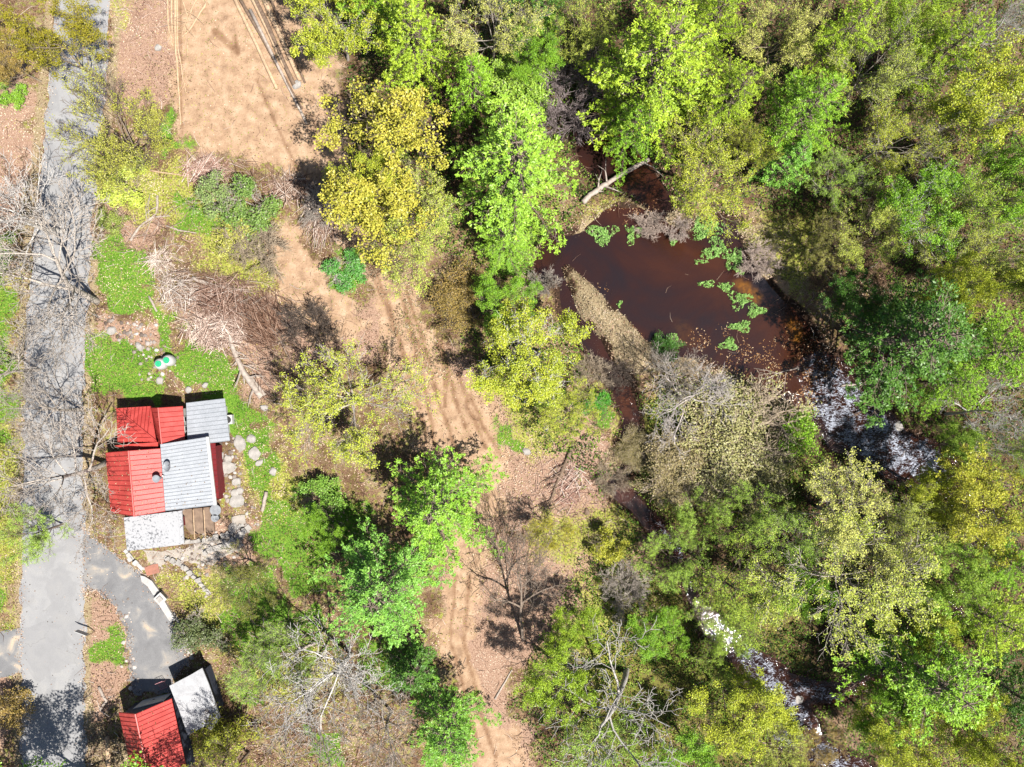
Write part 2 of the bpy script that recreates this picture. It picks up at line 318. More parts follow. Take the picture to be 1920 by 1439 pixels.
GRASS = [
 [(520, 1130), (600, 1150), (640, 1230), (560, 1220)], [(440, 1260), (480, 1270), (490, 1330), (450, 1320)], [(590, 1380), (640, 1370), (650, 1430), (600, 1439)],
 [(430, 1100), (540, 1110), (570, 1200), (500, 1260), (430, 1200)], [(470, 840), (510, 850), (520, 930), (480, 930)],
 [(185, 455), (270, 460), (285, 520), (270, 575), (215, 575), (180, 520)], [(165, 620), (290, 660), (300, 740), (215, 750), (160, 745)],
 [(270, 570), (330, 590), (345, 640), (420, 690), (470, 740), (500, 800), (480, 850), (440, 760), (340, 725), (300, 640)], [(430, 740), (500, 760), (500, 860), (470, 870), (440, 840)],
 [(-60, 440), (20, 450), (30, 560), (20, 830), (-60, 830)], [(480, 920), (560, 940), (600, 1000), (620, 1100), (560, 1110), (500, 1060), (475, 1000)], [(610, 930), (700, 950), (680, 1060), (600, 1010)],
 [(-60, 1080), (20, 1080), (25, 1160), (-60, 1170)], [(185, 1180), (235, 1190), (230, 1260), (190, 1260)], [(640, 450), (680, 470), (670, 540), (630, 530)],
 [(330, 360), (420, 400), (420, 450), (330, 440)], [(430, 1050), (500, 1080), (500, 1230), (420, 1200)], [(670, 1200), (740, 1180), (760, 1290), (690, 1310)], [(820, 1310), (880, 1280), (880, 1420), (800, 1439)],
 [(1000, 400), (1040, 420), (1000, 520), (930, 520), (920, 450)], [(1100, 730), (1150, 730), (1160, 790), (1110, 780)], [(280, 230), (330, 200), (340, 270), (290, 280)], [(915, 810), (980, 815), (985, 850), (920, 850)],
]
OLIVE = [
 [(420, 1180), (620, 1180), (640, 1300), (560, 1340), (430, 1300)],
 [(-60, 480), (45, 520), (40, 1170), (-60, 1180)], [(170, 300), (330, 290), (500, 400), (510, 560), (430, 520), (280, 400), (190, 420)], [(440, 480), (520, 470), (520, 570), (450, 560)],
 [(290, 1060), (400, 1040), (470, 1120), (480, 1250), (400, 1200), (320, 1150)], [(440, 860), (520, 850), (600, 900), (560, 1000), (480, 980)], [(1400, 380), (1600, 400), (1500, 560), (1400, 480)],
 [(1150, 760), (1400, 700), (1500, 800), (1500, 1000), (1250, 1000)], [(1000, 940), (1200, 950), (1200, 1080), (1000, 1060)], [(1080, 380), (1190, 360), (1180, 400), (1100, 420)], [(1080, 1080), (1500, 1050), (1500, 1439), (1080, 1439)],
 [(750, 550), (830, 640), (850, 720), (820, 720), (780, 640)], [(200, 0), (260, 0), (240, 60), (205, 60)], [(-60, 830), (40, 830), (40, 1100), (-60, 1100)], [(880, 700), (1080, 720), (1050, 880), (960, 850)],
]
PINK = [
 [(850, 640), (900, 690), (970, 760), (1010, 830), (990, 1000), (930, 960), (920, 830), (880, 730)], [(820, 1060), (930, 1060), (960, 1300), (1000, 1480), (860, 1480), (830, 1200)],
 [(205, -80), (335, -80), (335, 190), (230, 200), (195, 150)], [(-60, 40), (30, 60), (70, 160), (40, 440), (-60, 440)], [(160, 1110), (235, 1130), (250, 1260), (240, 1300), (165, 1400)], [(150, 590), (330, 610), (340, 660), (230, 650)],
 [(300, 540), (480, 560), (520, 740), (480, 740), (420, 660), (340, 600)], [(820, 640), (1000, 760), (1150, 820), (1160, 960), (1000, 1000), (860, 950)], [(1020, 650), (1110, 780), (1150, 900), (1100, 850)], [(-60, 1270), (40, 1280), (40, 1360), (-60, 1400)],
 [(930, 1000), (1250, 1000), (1250, 1150), (930, 1250)], [(400, 980), (480, 980), (480, 1080), (400, 1080)], [(175, 380), (300, 400), (290, 460), (180, 460)], [(500, 560), (700, 560), (720, 660), (560, 700)],
]
STRAW = [[(1055, 500), (1100, 520), (1180, 590), (1240, 660), (1200, 700), (1130, 640), (1075, 570)], [(1080, 395), (1250, 375), (1260, 405), (1180, 385), (1120, 405), (1090, 440)], [(1280, 380), (1300, 400), (1250, 440), (1220, 410)], [(1380, 430), (1480, 440), (1480, 520), (1420, 520)],
 [(1000, 440), (1010, 560), (985, 570), (985, 450)], [(1230, 670), (1400, 700), (1500, 760), (1440, 780), (1240, 760)], [(1130, 830), (1155, 830), (1165, 920), (1130, 920)], [(1580, 690), (1680, 700), (1680, 740), (1600, 740)], [(180, 1370), (260, 1380), (250, 1439), (180, 1439)], [(690, 480), (770, 560), (830, 700), (800, 700), (720, 560)]]
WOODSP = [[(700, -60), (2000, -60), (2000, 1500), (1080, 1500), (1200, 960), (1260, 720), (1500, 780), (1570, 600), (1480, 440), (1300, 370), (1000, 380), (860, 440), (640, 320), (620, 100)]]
RUTS = [[(690, 500, 5), (725, 580, 5), (765, 680, 6), (790, 780, 6), (800, 830, 5)], [(760, 540, 5), (795, 640, 5), (818, 740, 6), (850, 830, 7), (885, 900, 6)], [(880, 740, 5), (905, 800, 6), (935, 850, 6)], [(855, 1080, 5), (845, 1200, 5), (875, 1320, 6), (905, 1420, 5)], [(742, 520, 6), (775, 640, 7), (800, 740, 7), (815, 840, 6)], [(700, 500, 5), (745, 620, 6), (770, 720, 7), (800, 820, 6)], [(828, 640, 5), (850, 730, 7), (870, 800, 8)], [(860, 700, 6), (885, 780, 8), (910, 840, 6)], [(720, 480, 5), (760, 580, 6), (790, 660, 6), (805, 700, 5)],
        [(820, 640, 6), (835, 700, 10), (835, 760, 6)], [(880, 1080, 6), (870, 1200, 6), (900, 1330, 8), (930, 1420, 6)], [(480, 150, 4), (530, 260, 5), (560, 320, 5)], [(405, 60, 12), (445, 100, 8), (440, 70, 6)], [(340, 0, 4), (338, 150, 4), (342, 250, 3)]]
FLAT = [[(-300, 1160), (60, 1160), (60, 1290), (-300, 1290)], [(190, 730), (450, 730), (480, 1000), (480, 1090), (200, 1060)], DRIVE, [(200, 1250), (430, 1230), (430, 1700), (200, 1700)]]

def height(X, Y, full=False):
    n1 = fbm(X, Y, 2.4, 3, 3) - .5
    road = list(ROAD_L) + list(ROAD_R)[::-1]
    df = local(sdist, road, X, Y, 3)
    for p in FLAT: df = np.minimum(df, local(sdist, p, X, Y, 3))
    h = (fbm(X, Y, 7, 3, 1) - .5) * .5 + (fbm(X, Y, .9, 2, 2) - .5) * .04
    h = h * smooth(df, .3, 3.0) - .01 - .0 * X
    far = smooth(np.hypot(X, Y), 90, 500) ; h = h + far * 6 * (fbm(X, Y, 120, 3, 8) - .4)
    wd = local(sdist, POND, X, Y, 4) + n1 * .8
    for s in (S1, S2, INLET): wd = np.minimum(wd, local(ldist, [(a, b, c * (.5 if s is S1 and b < 1100 else 1.1)) for a, b, c in s], X, Y, 4) + n1 * 1.3)
    bk = np.clip(-.55 + wd * .45, -1.3, 9)
    h = np.where(wd < 6, np.minimum(h, bk), h)
    bd = local(ldist, BERM, X, Y, 3) + n1 * .5
    h = h + .45 * smooth(-bd, -1.2, .6) * smooth(wd, -.6, .4)
    return (h, wd, df) if full else h
def hz(x, y): return float(height(np.array([x], float), np.array([y], float))[0])

def make_ground():
    st = .17; fx = np.arange(-55, 55.01, st); fy = np.arange(-43, 43.01, st)
    outx = np.array([60, 68, 80, 100, 130, 180, 260, 400, 700, 1200.]); outy = np.array([48, 56, 68, 90, 120, 180, 260, 400, 700, 1200.])
    xs = np.concatenate([-outx[::-1], fx, outx]); ys = np.concatenate([-outy[::-1], fy, outy])
    X, Y = np.meshgrid(xs, ys); nx, ny = len(xs), len(ys); x = X.ravel(); y = Y.ravel()
    h, wd, df = height(x, y, True)
    idx = np.arange(nx * ny).reshape(ny, nx); F = np.stack([idx[:-1, :-1], idx[:-1, 1:], idx[1:, 1:], idx[1:, :-1]], -1).reshape(-1, 4)
    o = link('ground', np.stack([x, y, h], 1), F, M['ground'], sm=True); tag(o, kind='structure')
    jx = x + (fbm(x, y, 1.9, 4, 11) - .5) * 4.6; jy = y + (fbm(x, y, 1.9, 4, 12) - .5) * 4.6
    def zone(polys, soft=.7):
        r = np.zeros(x.shape)
        for p in polys: r = np.maximum(r, smooth(-local(sdist, p, jx, jy, 3), -soft, soft))
        return r
    Z = np.zeros((len(x), 4)); W = np.zeros((len(x), 4)); W[:, 3] = 1
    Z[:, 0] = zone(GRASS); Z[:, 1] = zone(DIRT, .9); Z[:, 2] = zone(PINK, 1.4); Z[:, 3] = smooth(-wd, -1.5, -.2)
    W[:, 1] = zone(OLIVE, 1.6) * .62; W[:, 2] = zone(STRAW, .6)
    Z[:, 3] = np.maximum(Z[:, 3], .50 * zone(WOODSP, 2.5))  # dark floor under the crowns: shade painted into the ground colour
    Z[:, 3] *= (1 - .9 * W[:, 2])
    rd = ldist([((a[0] + b[0]) / 2, a[1], 0) for a, b in zip(ROAD_L, ROAD_R)], x, y)
    W[:, 2] = np.maximum(W[:, 2], .75 * smooth(-np.abs(rd - 3.2), -.9, -.1))
    W[:, 0] = 0
    for r in RUTS: W[:, 0] = np.maximum(W[:, 0], smooth(-local(ldist, r, x + (jx - x) * .08, y + (jy - y) * .08, 2), -.14, .08))
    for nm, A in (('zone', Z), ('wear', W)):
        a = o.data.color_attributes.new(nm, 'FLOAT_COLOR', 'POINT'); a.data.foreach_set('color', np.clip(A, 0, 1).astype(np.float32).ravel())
    return Z, W, x, y, h
make_ground()

def strip(name, L, R, m, z):
    L = np.array([G(*p) for p in L]); R = np.array([G(*p) for p in R]); t = np.linspace(0, len(L) - 1, 260); i = np.arange(len(L))
    lx, ly, rx, ry = (np.interp(t, i, q) for q in (L[:, 0], L[:, 1], R[:, 0], R[:, 1])); V = []
    rs = np.random.RandomState(3); k = 8
    for j in range(len(t)):
        a = (vnoise(np.array([j * .35]), np.array([2.]))[0] - .5) * .5 + rs.uniform(-.05, .05); b = (vnoise(np.array([j * .4]), np.array([9.]))[0] - .5) * .5 + rs.uniform(-.05, .05)
        for s in range(k):
            f = s / (k - 1); V.append((lx[j] + a + (rx[j] + b - lx[j] - a) * f, ly[j] + (ry[j] - ly[j]) * f, z + .05 * math.sin(math.pi * f)))
    idx = np.arange(len(t) * k).reshape(-1, k); F = np.stack([idx[:-1, :-1], idx[1:, :-1], idx[1:, 1:], idx[:-1, 1:]], -1).reshape(-1, 4)
    return tag(link(name, V, F, m, sm=True), kind='structure')
strip('road', ROAD_L, ROAD_R, M['road'], .012)
def sheet(name, px, m, z, jit=.25, seed=1, kind='structure'):
    P = [G(*p) for p in px]; rs = random.Random(seed); out = []
    for i in range(len(P)):
        a, b = Vector(P[i]), Vector(P[(i + 1) % len(P)]); n = max(1, int((b - a).length / .35))
        for j in range(n):
            q = a.lerp(b, j / n); out.append((q.x + rs.uniform(-jit, jit) * .5, q.y + rs.uniform(-jit, jit) * .5, z))
    import bmesh
    bm = bmesh.new(); vs = [bm.verts.new(p) for p in out]; e = [bm.edges.new((vs[i], vs[(i + 1) % len(vs)])) for i in range(len(vs))]
    bmesh.ops.triangle_fill(bm, edges=e, use_beauty=True, use_dissolve=False)
    for f in bm.faces:
        if f.normal.z < 0: f.normal_flip()
    me = bpy.data.meshes.new(name); bm.to_mesh(me); bm.free(); me.materials.append(m); o = bpy.data.objects.new(name, me); COL.objects.link(o)
    if kind: tag(o, kind=kind)
    return o
sheet('driveway', DRIVE, M['drive'], .018, .5); sheet('side_driveway', DRIVE_L, M['drive'], .008, seed=4)
def make_water():
    xs = np.arange(0.5, 56, .3); ys = np.arange(-50, 26, .3); X, Y = np.meshgrid(xs, ys); x = X.ravel(); y = Y.ravel(); nx, ny = len(xs), len(ys)
    idx = np.arange(nx * ny).reshape(ny, nx); F = np.stack([idx[:-1, :-1], idx[:-1, 1:], idx[1:, 1:], idx[1:, :-1]], -1).reshape(-1, 4)
    o = link('water', np.stack([x, y, np.full(x.shape, -.45)], 1), F, M['water'], sm=True); tag(o, kind='structure')
    n = (fbm(x, y, 2, 3, 4) - .5) * 1.6
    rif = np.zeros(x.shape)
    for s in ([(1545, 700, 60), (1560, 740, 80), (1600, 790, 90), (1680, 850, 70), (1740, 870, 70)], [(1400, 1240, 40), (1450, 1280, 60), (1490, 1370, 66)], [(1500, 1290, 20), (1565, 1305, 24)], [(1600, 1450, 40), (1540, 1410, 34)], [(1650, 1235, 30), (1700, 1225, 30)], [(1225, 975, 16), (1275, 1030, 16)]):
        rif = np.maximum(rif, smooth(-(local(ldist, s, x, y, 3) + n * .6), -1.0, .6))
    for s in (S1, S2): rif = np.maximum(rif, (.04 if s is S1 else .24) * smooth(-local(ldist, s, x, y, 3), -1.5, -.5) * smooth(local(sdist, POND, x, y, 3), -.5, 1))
    silt = np.zeros(x.shape)
    for p in ([(1383, 530), (1392, 527), (1428, 556), (1424, 566), (1396, 548)], [(1480, 600), (1500, 610), (1505, 640), (1490, 640)]):
        silt = np.maximum(silt, smooth(-(local(sdist, p, x, y, 3) + n * .25), -.5, .2))
    for p in ([(1262, 598), (1290, 605), (1322, 650), (1300, 655), (1275, 640)],): silt = np.maximum(silt, .22 * smooth(-(local(sdist, p, x, y, 3) + n * .25), -.4, .3) * .6)
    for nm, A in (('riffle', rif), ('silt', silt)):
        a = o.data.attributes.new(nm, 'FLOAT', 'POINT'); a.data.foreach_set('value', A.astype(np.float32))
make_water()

# ---------------------------------------------------------------- the house
def P3(u, v, z): x, y = G(u, v, z); return Vector((x, y, z))
def panel(mb, A, B, Cc, D, n, t=.10, rib=.05, rh=.035):
    """sloping sheet A,B along the eave, D,C along the ridge, n raised seams running up the slope"""
    quad = [A, B, Cc, D] if (Cc - D).length > .05 else [A, B, Cc]
    nrm = (B - A).cross(D - A).normalized()
    if nrm.z < 0: quad = quad[::-1]; nrm = -nrm
    mb.slab([tuple(p) for p in quad], t)
    e = (B - A).normalized() * rib / 2
    tri = (Cc - D).length <= .05; eb = (B - A).normalized(); up_ = nrm.cross(eb); up_ *= 1 if up_.dot(Cc - A) > 0 else -1
    fa = (Cc - A).dot(eb) / (B - A).length; ht = (Cc - A).dot(up_)
    for i in range(n + 1):
        f = (i + .0) / n; f = min(max(f, .004), .996); p = A.lerp(B, f); q = D.lerp(Cc, f)
        if tri: q = p + up_ * ht * max(0, min(f / max(fa, .01) if fa > .01 else 1, (1 - f) / max(1 - fa, .01) if fa < .99 else 1))
        if (q - p).length < .15: continue
        lo = [p - e, p + e, q + e, q - e]; up = nrm * rh; base = nrm * .003
        vs = [tuple(x + base) for x in lo] + [tuple(x + up) for x in lo]
        fs = [[0, 1, 2, 3], [4, 5, 6, 7], [0, 1, 5, 4], [1, 2, 6, 5], [2, 3, 7, 6], [3, 0, 4, 7]]
        mb.add(vs, fs, 1)
def walls(pts, inset, z0=-.15):
    """footprint of roof corner points pulled in towards their centre; top just under the roof"""
    c = sum(pts, Vector()) / len(pts); out = []
    for p in pts:
        d = Vector((p.x - c.x, p.y - c.y, 0)); L = d.length; q = c + d * ((L - inset) / L); out.append((q.x, q.y, p.z - .14))
    return out
house = empty('red_roofed_house', (*G(320, 870), 0), label='rambling house with red and pale grey metal roofs beside the tree-lined road', cat='house')
def hchild(o): o.parent = house; o.matrix_parent_inverse = house.matrix_basis.inverted(); return o
house.matrix_basis = Matrix.Translation(house.location)
def fin(mb, name, mats, **k):
    o = mb.build(name, mats); o.data.transform(Matrix.Translation(-house.location)); o.parent = house; tag(o, **k); return o
# main red gable (C)
zc, zr = 3.3, 5.0
Cw0, Cw1 = P3(197.5, 849, zc), P3(207.7, 962, zc); Cr0, Cr1 = P3(241, 845.5, zr), P3(252, 969, zr); Ce0, Ce1 = P3(300, 841, 4.35), P3(309.5, 959.5, 4.35)
mb = MB(); panel(mb, Cw0, Cw1, Cr1, Cr0, 13); panel(mb, Ce0, Ce1, Cr1, Cr0, 13); mb.tube([Cr0 + Vector((0, 0, .05)), Cr1 + Vector((0, 0, .05))], .08, 6)
fin(mb, 'roof', [M['red'], M['redseam_shade']], label='main red metal roof with a long ridge')
mb = MB(); w0 = walls([Cw0, Cr0, Ce0, Ce1, Cr1, Cw1], .4); mb.prism(w0, -.15, 0); fin(mb, 'wall', M['redwall'])
# big grey roof (E)
zE0, zE1 = 4.3, 3.7
E = [P3(298, 837, zE0), P3(324.5, 834, zE0 - .08), P3(325.5, 825, zE0 - .08), P3(385.7, 820, zE1), P3(400, 948, zE1), P3(310, 958.5, zE0)]
mb = MB(); panel(mb, E[3], E[4], E[5].lerp(E[0], 0.0), P3(300.5, 833.5, zE0), 19, t=.12); fin(mb, 'roof', [M['grey'], M['greyseam_shade']], label='largest pale grey metal roof with seams')
mb = MB(); mb.slab([tuple(P3(385.9, 819.5, zE1 + .03)), tuple(P3(391.5, 819.3, zE1 + .03)), tuple(P3(406, 947, zE1 + .03)), tuple(P3(400.2, 948, zE1 + .03))], .18); fin(mb, 'fascia', M['white'])
mb = MB(); mb.prism(walls([E[0], E[3], E[4], E[5]], .30), -.15, 0); fin(mb, 'wall', M['redwall'], label='dark red siding of the east wall')
# lower red lean-to strip east
mb = MB(); panel(mb, P3(403.5, 832, 2.2), P3(410.5, 933, 2.2), P3(399.5, 936, 2.9), P3(391, 832, 2.9), 10, t=.08); fin(mb, 'lean_to_roof', [M['redwall'], M['redseam_shade']], label='narrow dark red lean-to roof')
mb = MB(); mb.prism(walls([P3(403.5, 832, 2.1), P3(410.5, 933, 2.1), P3(398, 936, 2.2), P3(389, 832, 2.2)], .25), -.15, 0); fin(mb, 'wall', M['redwall'])
# pale roof (D)
D = [P3(349, 756, 2.75), P3(421.5, 747.5, 2.6), P3(431, 827, 2.6), P3(352, 836, 2.75)]
mb = MB(); panel(mb, D[1], D[2], D[3], D[0], 10); fin(mb, 'roof', [M['grey'], M['greyseam_shade']], label='smaller pale grey metal roof at the north east corner')
mb = MB(); mb.prism(walls(D, .95), -.15, 0); fin(mb, 'wall', M['white'])
# hip roofed wing (A)
A0, A1, A2, A3 = P3(218, 766, 2.9), P3(282.5, 762, 2.9), P3(292.5, 826, 4.35), P3(220.5, 829, 2.9)
mb = MB(); panel(mb, A0, A1, A2, A2, 9); panel(mb, A0, A3, A2, A2, 9); panel(mb, A3, P3(298, 842, 3.3), A2, A2, 6)
mb.slab([tuple(A1), tuple(P3(296, 842, 3.0)), tuple(A2)], .06)
mb.tube([A0 + Vector((0, 0, .05)), A2 + Vector((0, 0, .07))], .07, 6); fin(mb, 'roof', [M['red'], M['redseam_shade']], label='red hipped roof at the north west corner')
mb = MB(); mb.prism(walls([P3(218, 766, 2.9), P3(282.5, 762, 2.9), P3(297, 842, 2.9), P3(220.5, 838, 2.9)], .4), -.15, 0); fin(mb, 'wall', M['redwall'])
# little cross gable between A and C
g0, g1, g2 = P3(242, 843, 3.2), P3(296, 829.5, 4.2), P3(296.5, 841.5, 3.6)
mb = MB(); mb.slab([tuple(P3(214, 836, 3.1)), tuple(P3(242, 846, 3.6)), tuple(g1), tuple(P3(238, 833.5, 3.85))][::-1], .08); mb.slab([tuple(P3(238, 833.5, 3.86)), tuple(g1 + Vector((0, 0, .01))), tuple(P3(296.5, 846, 3.5)), tuple(P3(243, 848, 3.5))][::-1], .08); fin(mb, 'dormer_roof', [M['red'], M['redseam_shade']], label='small red cross gable in the valley')
# red gable (B)
B0, B1 = P3(283.5, 765, 2.9), P3(297, 835, 2.9); R0, R1 = P3(296.7, 765, 4.2), P3(303.5, 834, 4.2); K0, K1 = P3(342.5, 762, 2.9), P3(347, 824, 2.9)
mb = MB(); panel(mb, B0, B1, R1, R0, 8); panel(mb, K0, K1 + Vector((0, -.5, 0)), R1 + Vector((0, -.3, 0)), R0, 8); mb.tube([R0 + Vector((0, 0, .04)), R1 + Vector((0, 0, .04))], .07, 6); fin(mb, 'roof', [M['red'], M['redseam_shade']], label='red gabled roof of the north wing')
mb = MB(); mb.prism(walls([B0, R0, K0, K1, R1, B1], .3), -.15, 0); fin(mb, 'wall', M['white'])
# windows in the white wall between B and D and on the walls that face east
def window(p, q, z0, z1, wname='window'):
    p = Vector(p); q = Vector(q); d = (q - p).normalized(); nrm = Vector((d.y, -d.x, 0)); ang = math.atan2(d.y, d.x); m = (p + q) / 2; L = (q - p).length
    mb = MB(); mb.box((m.x + nrm.x * .03, m.y + nrm.y * .03, z0), L, .08, z1 - z0, ang); o = fin(mb, wname, M['white'])
    mb = MB(); mb.box((m.x + nrm.x * .055, m.y + nrm.y * .055, z0 + .07), L - .16, .06, z1 - z0 - .14, ang); s = mb.build('pane', M['glass']); s.data.transform(Matrix.Translation(-house.location)); s.parent = o
kx0 = Vector(walls([B0, R0, K0, K1, R1, B1], .3)[2]); kx1 = Vector(walls([B0, R0, K0, K1, R1, B1], .3)[3]); kx0.z = kx1.z = 0
for f in (.18, .52): window(kx1.lerp(kx0, f), kx1.lerp(kx0, f + .2), 1.2, 2.3)
# flat white porch roof south of the house
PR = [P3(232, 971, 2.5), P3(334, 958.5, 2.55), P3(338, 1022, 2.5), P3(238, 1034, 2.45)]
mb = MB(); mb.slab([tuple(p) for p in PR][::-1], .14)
mb.slab([tuple(P3(334.2, 958.5, 2.6)), tuple(P3(341, 957.5, 2.6)), tuple(P3(345, 1019, 2.55)), tuple(P3(338.2, 1022, 2.55))][::-1], .2); fin(mb, 'porch_roof', M['mottled'], label='flat white porch roof with dappled leaf shade painted on')
for q in PR:
    mb = MB(); c = Vector(G(288, 996)); d = (Vector((q.x, q.y)) - c); d = c + d * .93; mb.box((d.x, d.y, -.1), .12, .12, 2.35); fin(mb, 'post', M['white'])
mb = MB(); mb.prism([G(312, 962, 2), G(388, 955, 2), G(392, 1003, 2), G(348, 1008, 2)], .12, .42); 
for i in range(14):
    f = i / 14; a = Vector(G(345, 962, 0)).lerp(Vector(G(386, 957, 0)), f)
fin(mb, 'deck', M['wood'])
mb = MB()
for u in (362, 382):
    a, b = P3(u, 956, 2.0), P3(u + 3, 1010, 2.0); mb.tube([a, b], .05, 6); mb.tube([Vector((b.x, b.y, 0)), b], .05, 6)
fin(mb, 'railing', M['palewood'])
mb = MB(); mb.box((*G(335, 979, 1.3), .6), .7, .8, .8, .1); fin(mb, 'meter_box', M['redwall'])
# flue, vent and dish on the roof
def cyl(mb, c, r, h, k=14, taper=1.0): mb.tube([(c[0], c[1], c[2]), (c[0], c[1], c[2] + h)], [r, r * taper], k)
mb = MB(); q = P3(297, 897, 4.8); cyl(mb, (q.x, q.y, 4.2), .17, 1.1); cyl(mb, (q.x, q.y, 5.3), .34, .10); fin(mb, 'chimney_pipe', M['steel'])
mb = MB(); q = P3(305, 893, 4.6); cyl(mb, (q.x, q.y, 4.1), .08, .5); fin(mb, 'vent_pipe', M['white'])
mb = MB(); q = P3(316, 874, 4.4)
rings = [(0, 0), (.18, .02), (.34, .08), (.46, .17)]
vs = []; fs = []
for i, (r, z) in enumerate(rings):
    for j in range(16): vs.append((q.x + (r * math.cos(j * math.pi / 8)) * .8, q.y + r * math.sin(j * math.pi / 8), 4.65 + z + .3 * r * math.cos(j * math.pi / 8)))
for i in range(3):
    for j in range(16): fs.append([i * 16 + j, i * 16 + (j + 1) % 16, (i + 1) * 16 + (j + 1) % 16, (i + 1) * 16 + j])
mb.add(vs, fs); cyl(mb, (q.x, q.y, 4.1), .04, .6, 8); mb.tube([(q.x, q.y, 4.6), (q.x + .3, q.y + .1, 5.05)], .02, 5); fin(mb, 'satellite_dish', M['steel'])

# ---------------------------------------------------------------- garage and white-roofed shed
gar = empty('garage', (*G(290, 1380), 0), label='small gabled garage with a red metal roof at the end of the driveway', cat='garage')
gl = gar.location.copy()
def gch(mb, name, mats, par=None, **k):
    o = mb.build(name, mats); o.data.transform(Matrix.Translation(-gl)); o.parent = par or gar; tag(o, **k); return o
W0, N0, E0 = P3(222.6, 1336, 3), P3(254, 1339, 5.2), P3(321.4, 1310, 3); dv = Vector((P3(345, 1419.6, 3) - E0)); dv.z = 0; dv = dv.normalized() * 7.2
mb = MB(); panel(mb, W0, W0 + dv, N0 + dv, N0, 18); panel(mb, E0, E0 + dv, N0 + dv, N0, 18); mb.tube([N0 + Vector((0, 0, .05)), N0 + dv + Vector((0, 0, .05))], .09, 6); gch(mb, 'roof', [M['red'], M['redseam_shade']])
dn = dv.normalized(); ax = (E0 - W0); ax.z = 0; ax.normalize()
a, b, c = W0 + ax * .3 + dn * .25, N0 + dn * .25, E0 - ax * .3 + dn * .25; La = dv - dn * .5
mb = MB()
pr = [(a.x, a.y, 0), (a.x, a.y, 2.85), (b.x, b.y, 4.95), (c.x, c.y, 2.85), (c.x, c.y, 0)]; pr2 = [(p[0] + La.x, p[1] + La.y, p[2]) for p in pr]
mb.add(pr + pr2, [[0, 1, 2, 3, 4], [9, 8, 7, 6, 5], [0, 5, 6, 1], [1, 6, 7, 2], [2, 7, 8, 3], [3, 8, 9, 4], [4, 9, 5, 0]]); gch(mb, 'wall', M['bluewall'])
md = (a + c) / 2; ang = math.atan2(ax.y, ax.x); mb = MB(); mb.box((md.x - dn.x * .06, md.y - dn.y * .06, 0), 2.9, .06, 2.3, ang); dr = gch(mb, 'garage_door', M['white'])
mb = MB(); mb.box((md.x - dn.x * .12, md.y - dn.y * .12, .9), .25, .04, .06, ang); gch(mb, 'handle', M['dark'], dr)
shed = empty('shed', (*G(370, 1310), 0), label='small white flat-roofed shed touching the east side of the garage', cat='shed'); sl_ = shed.location.copy()
def sch(mb, name, mats):
    o = mb.build(name, mats); o.data.transform(Matrix.Translation(-sl_)); o.parent = shed; return o
SH = [(317.4, 1286.6, 3.0), (357, 1266, 3.0), (379, 1253, 2.9), (391, 1282, 2.85), (413, 1345, 2.7), (396, 1370, 2.7), (384, 1362, 2.75), (352, 1379, 2.8), (335, 1330, 2.95)]
S3 = [P3(*p) for p in SH]; mb = MB(); mb.slab([tuple(p) for p in S3][::-1], .12); sch(mb, 'roof', M['whiteroof'])
mb = MB(); mb.prism(walls([S3[0], S3[2], S3[4], S3[7]], .5, 0)[::-1], -.1, 0); sch(mb, 'wall', M['bluewall'])

# ---------------------------------------------------------------- small man-made things
def drum(u, v, label):
    x, y = G(u, v, 0); z = hz(x, y); t = empty('water_drum', (x, y, z), label=label, cat='drum', group='white drums with green caps on the lawn')
    mb = MB(); prof = [(.30, 0), (.47, .04), (.52, .25), (.54, .7), (.50, 1.1), (.38, 1.3), (.30, 1.36)]
    mb.tube([(0, 0, h) for r, h in prof], [r for r, h in prof], 24); mb.build('barrel', M['white'], t, True)
    mb = MB(); cyl(mb, (0, 0, 1.365), .30, .09, 20, .93); cyl(mb, (0, 0, 1.455), .1, .05, 12); mb.build('cap', M['green'], t)
drum(307.5, 683, 'white rounded drum with green cap on the lawn, the western one of the pair'); drum(322, 676.5, 'white rounded drum with green cap on the lawn, nearer the brush pile')
x, y = G(178, 1184); sg = empty('road_sign', (x, y, 0), -.35, label='pale board sign on a post at the road edge near the driveway', cat='sign')
mb = MB(); mb.tube([(0, 0, -.1), (0, 0, 1.9)], .045, 8); mb.build('post', M['palewood'], sg)
mb = MB(); mb.tube([(0, 0, 1.75), (-1.25, 0, 1.75)], .035, 6); mb.build('arm', M['white'], sg)
mb = MB(); mb.box((-.65, 0, 1.05), 1.1, .05, .62); mb.build('board', M['white'], sg)
x, y = G(306, 1120); p = empty('gate_pillar', (x, y, 0), .75, label='square pale concrete pillar at the driveway edge with dark band', cat='pillar')
mb = MB(); mb.box((0, 0, -.05), .75, .75, .75); mb.box((0, 0, .74), .9, .9, .09); mb.build('column', M['curb'], p); mb = MB(); mb.box((0, 0, .832), .45, .45, .12); mb.build('lantern_base', M['stone'], p)
mb = MB(); mb.tube([(-.55, .45, .5), (.1, .62, .5), (.55, .4, .5)], .06, 6); mb.build('rail', M['dark'], p)
x, y = G(308, 1283); p = empty('metal_chair', (x, y, .02), .4, label='pinkish metal garden chair lying beside the garage shadow', cat='chair')
mb = MB(); mb.tube([(-.3, -.3, .42), (.3, -.3, .42), (.3, .3, .42), (-.3, .3, .42), (-.3, -.3, .42)], .025, 6)
for i in range(5): mb.tube([(-.3, -.25 + i * .125, .42), (.3, -.25 + i * .125, .42)], .015, 5)
mb.build('seat', M['pinkpaint'], p)
mb = MB(); mb.tube([(-.3, .3, .42), (-.36, .45, .95), (.36, .45, .95), (.3, .3, .42)], .025, 6); [mb.tube([(-.2 + i * .2, .3, .42), (-.2 + i * .2, .45, .95)], .015, 5) for i in range(3)]; mb.build('backrest', M['pinkpaint'], p)
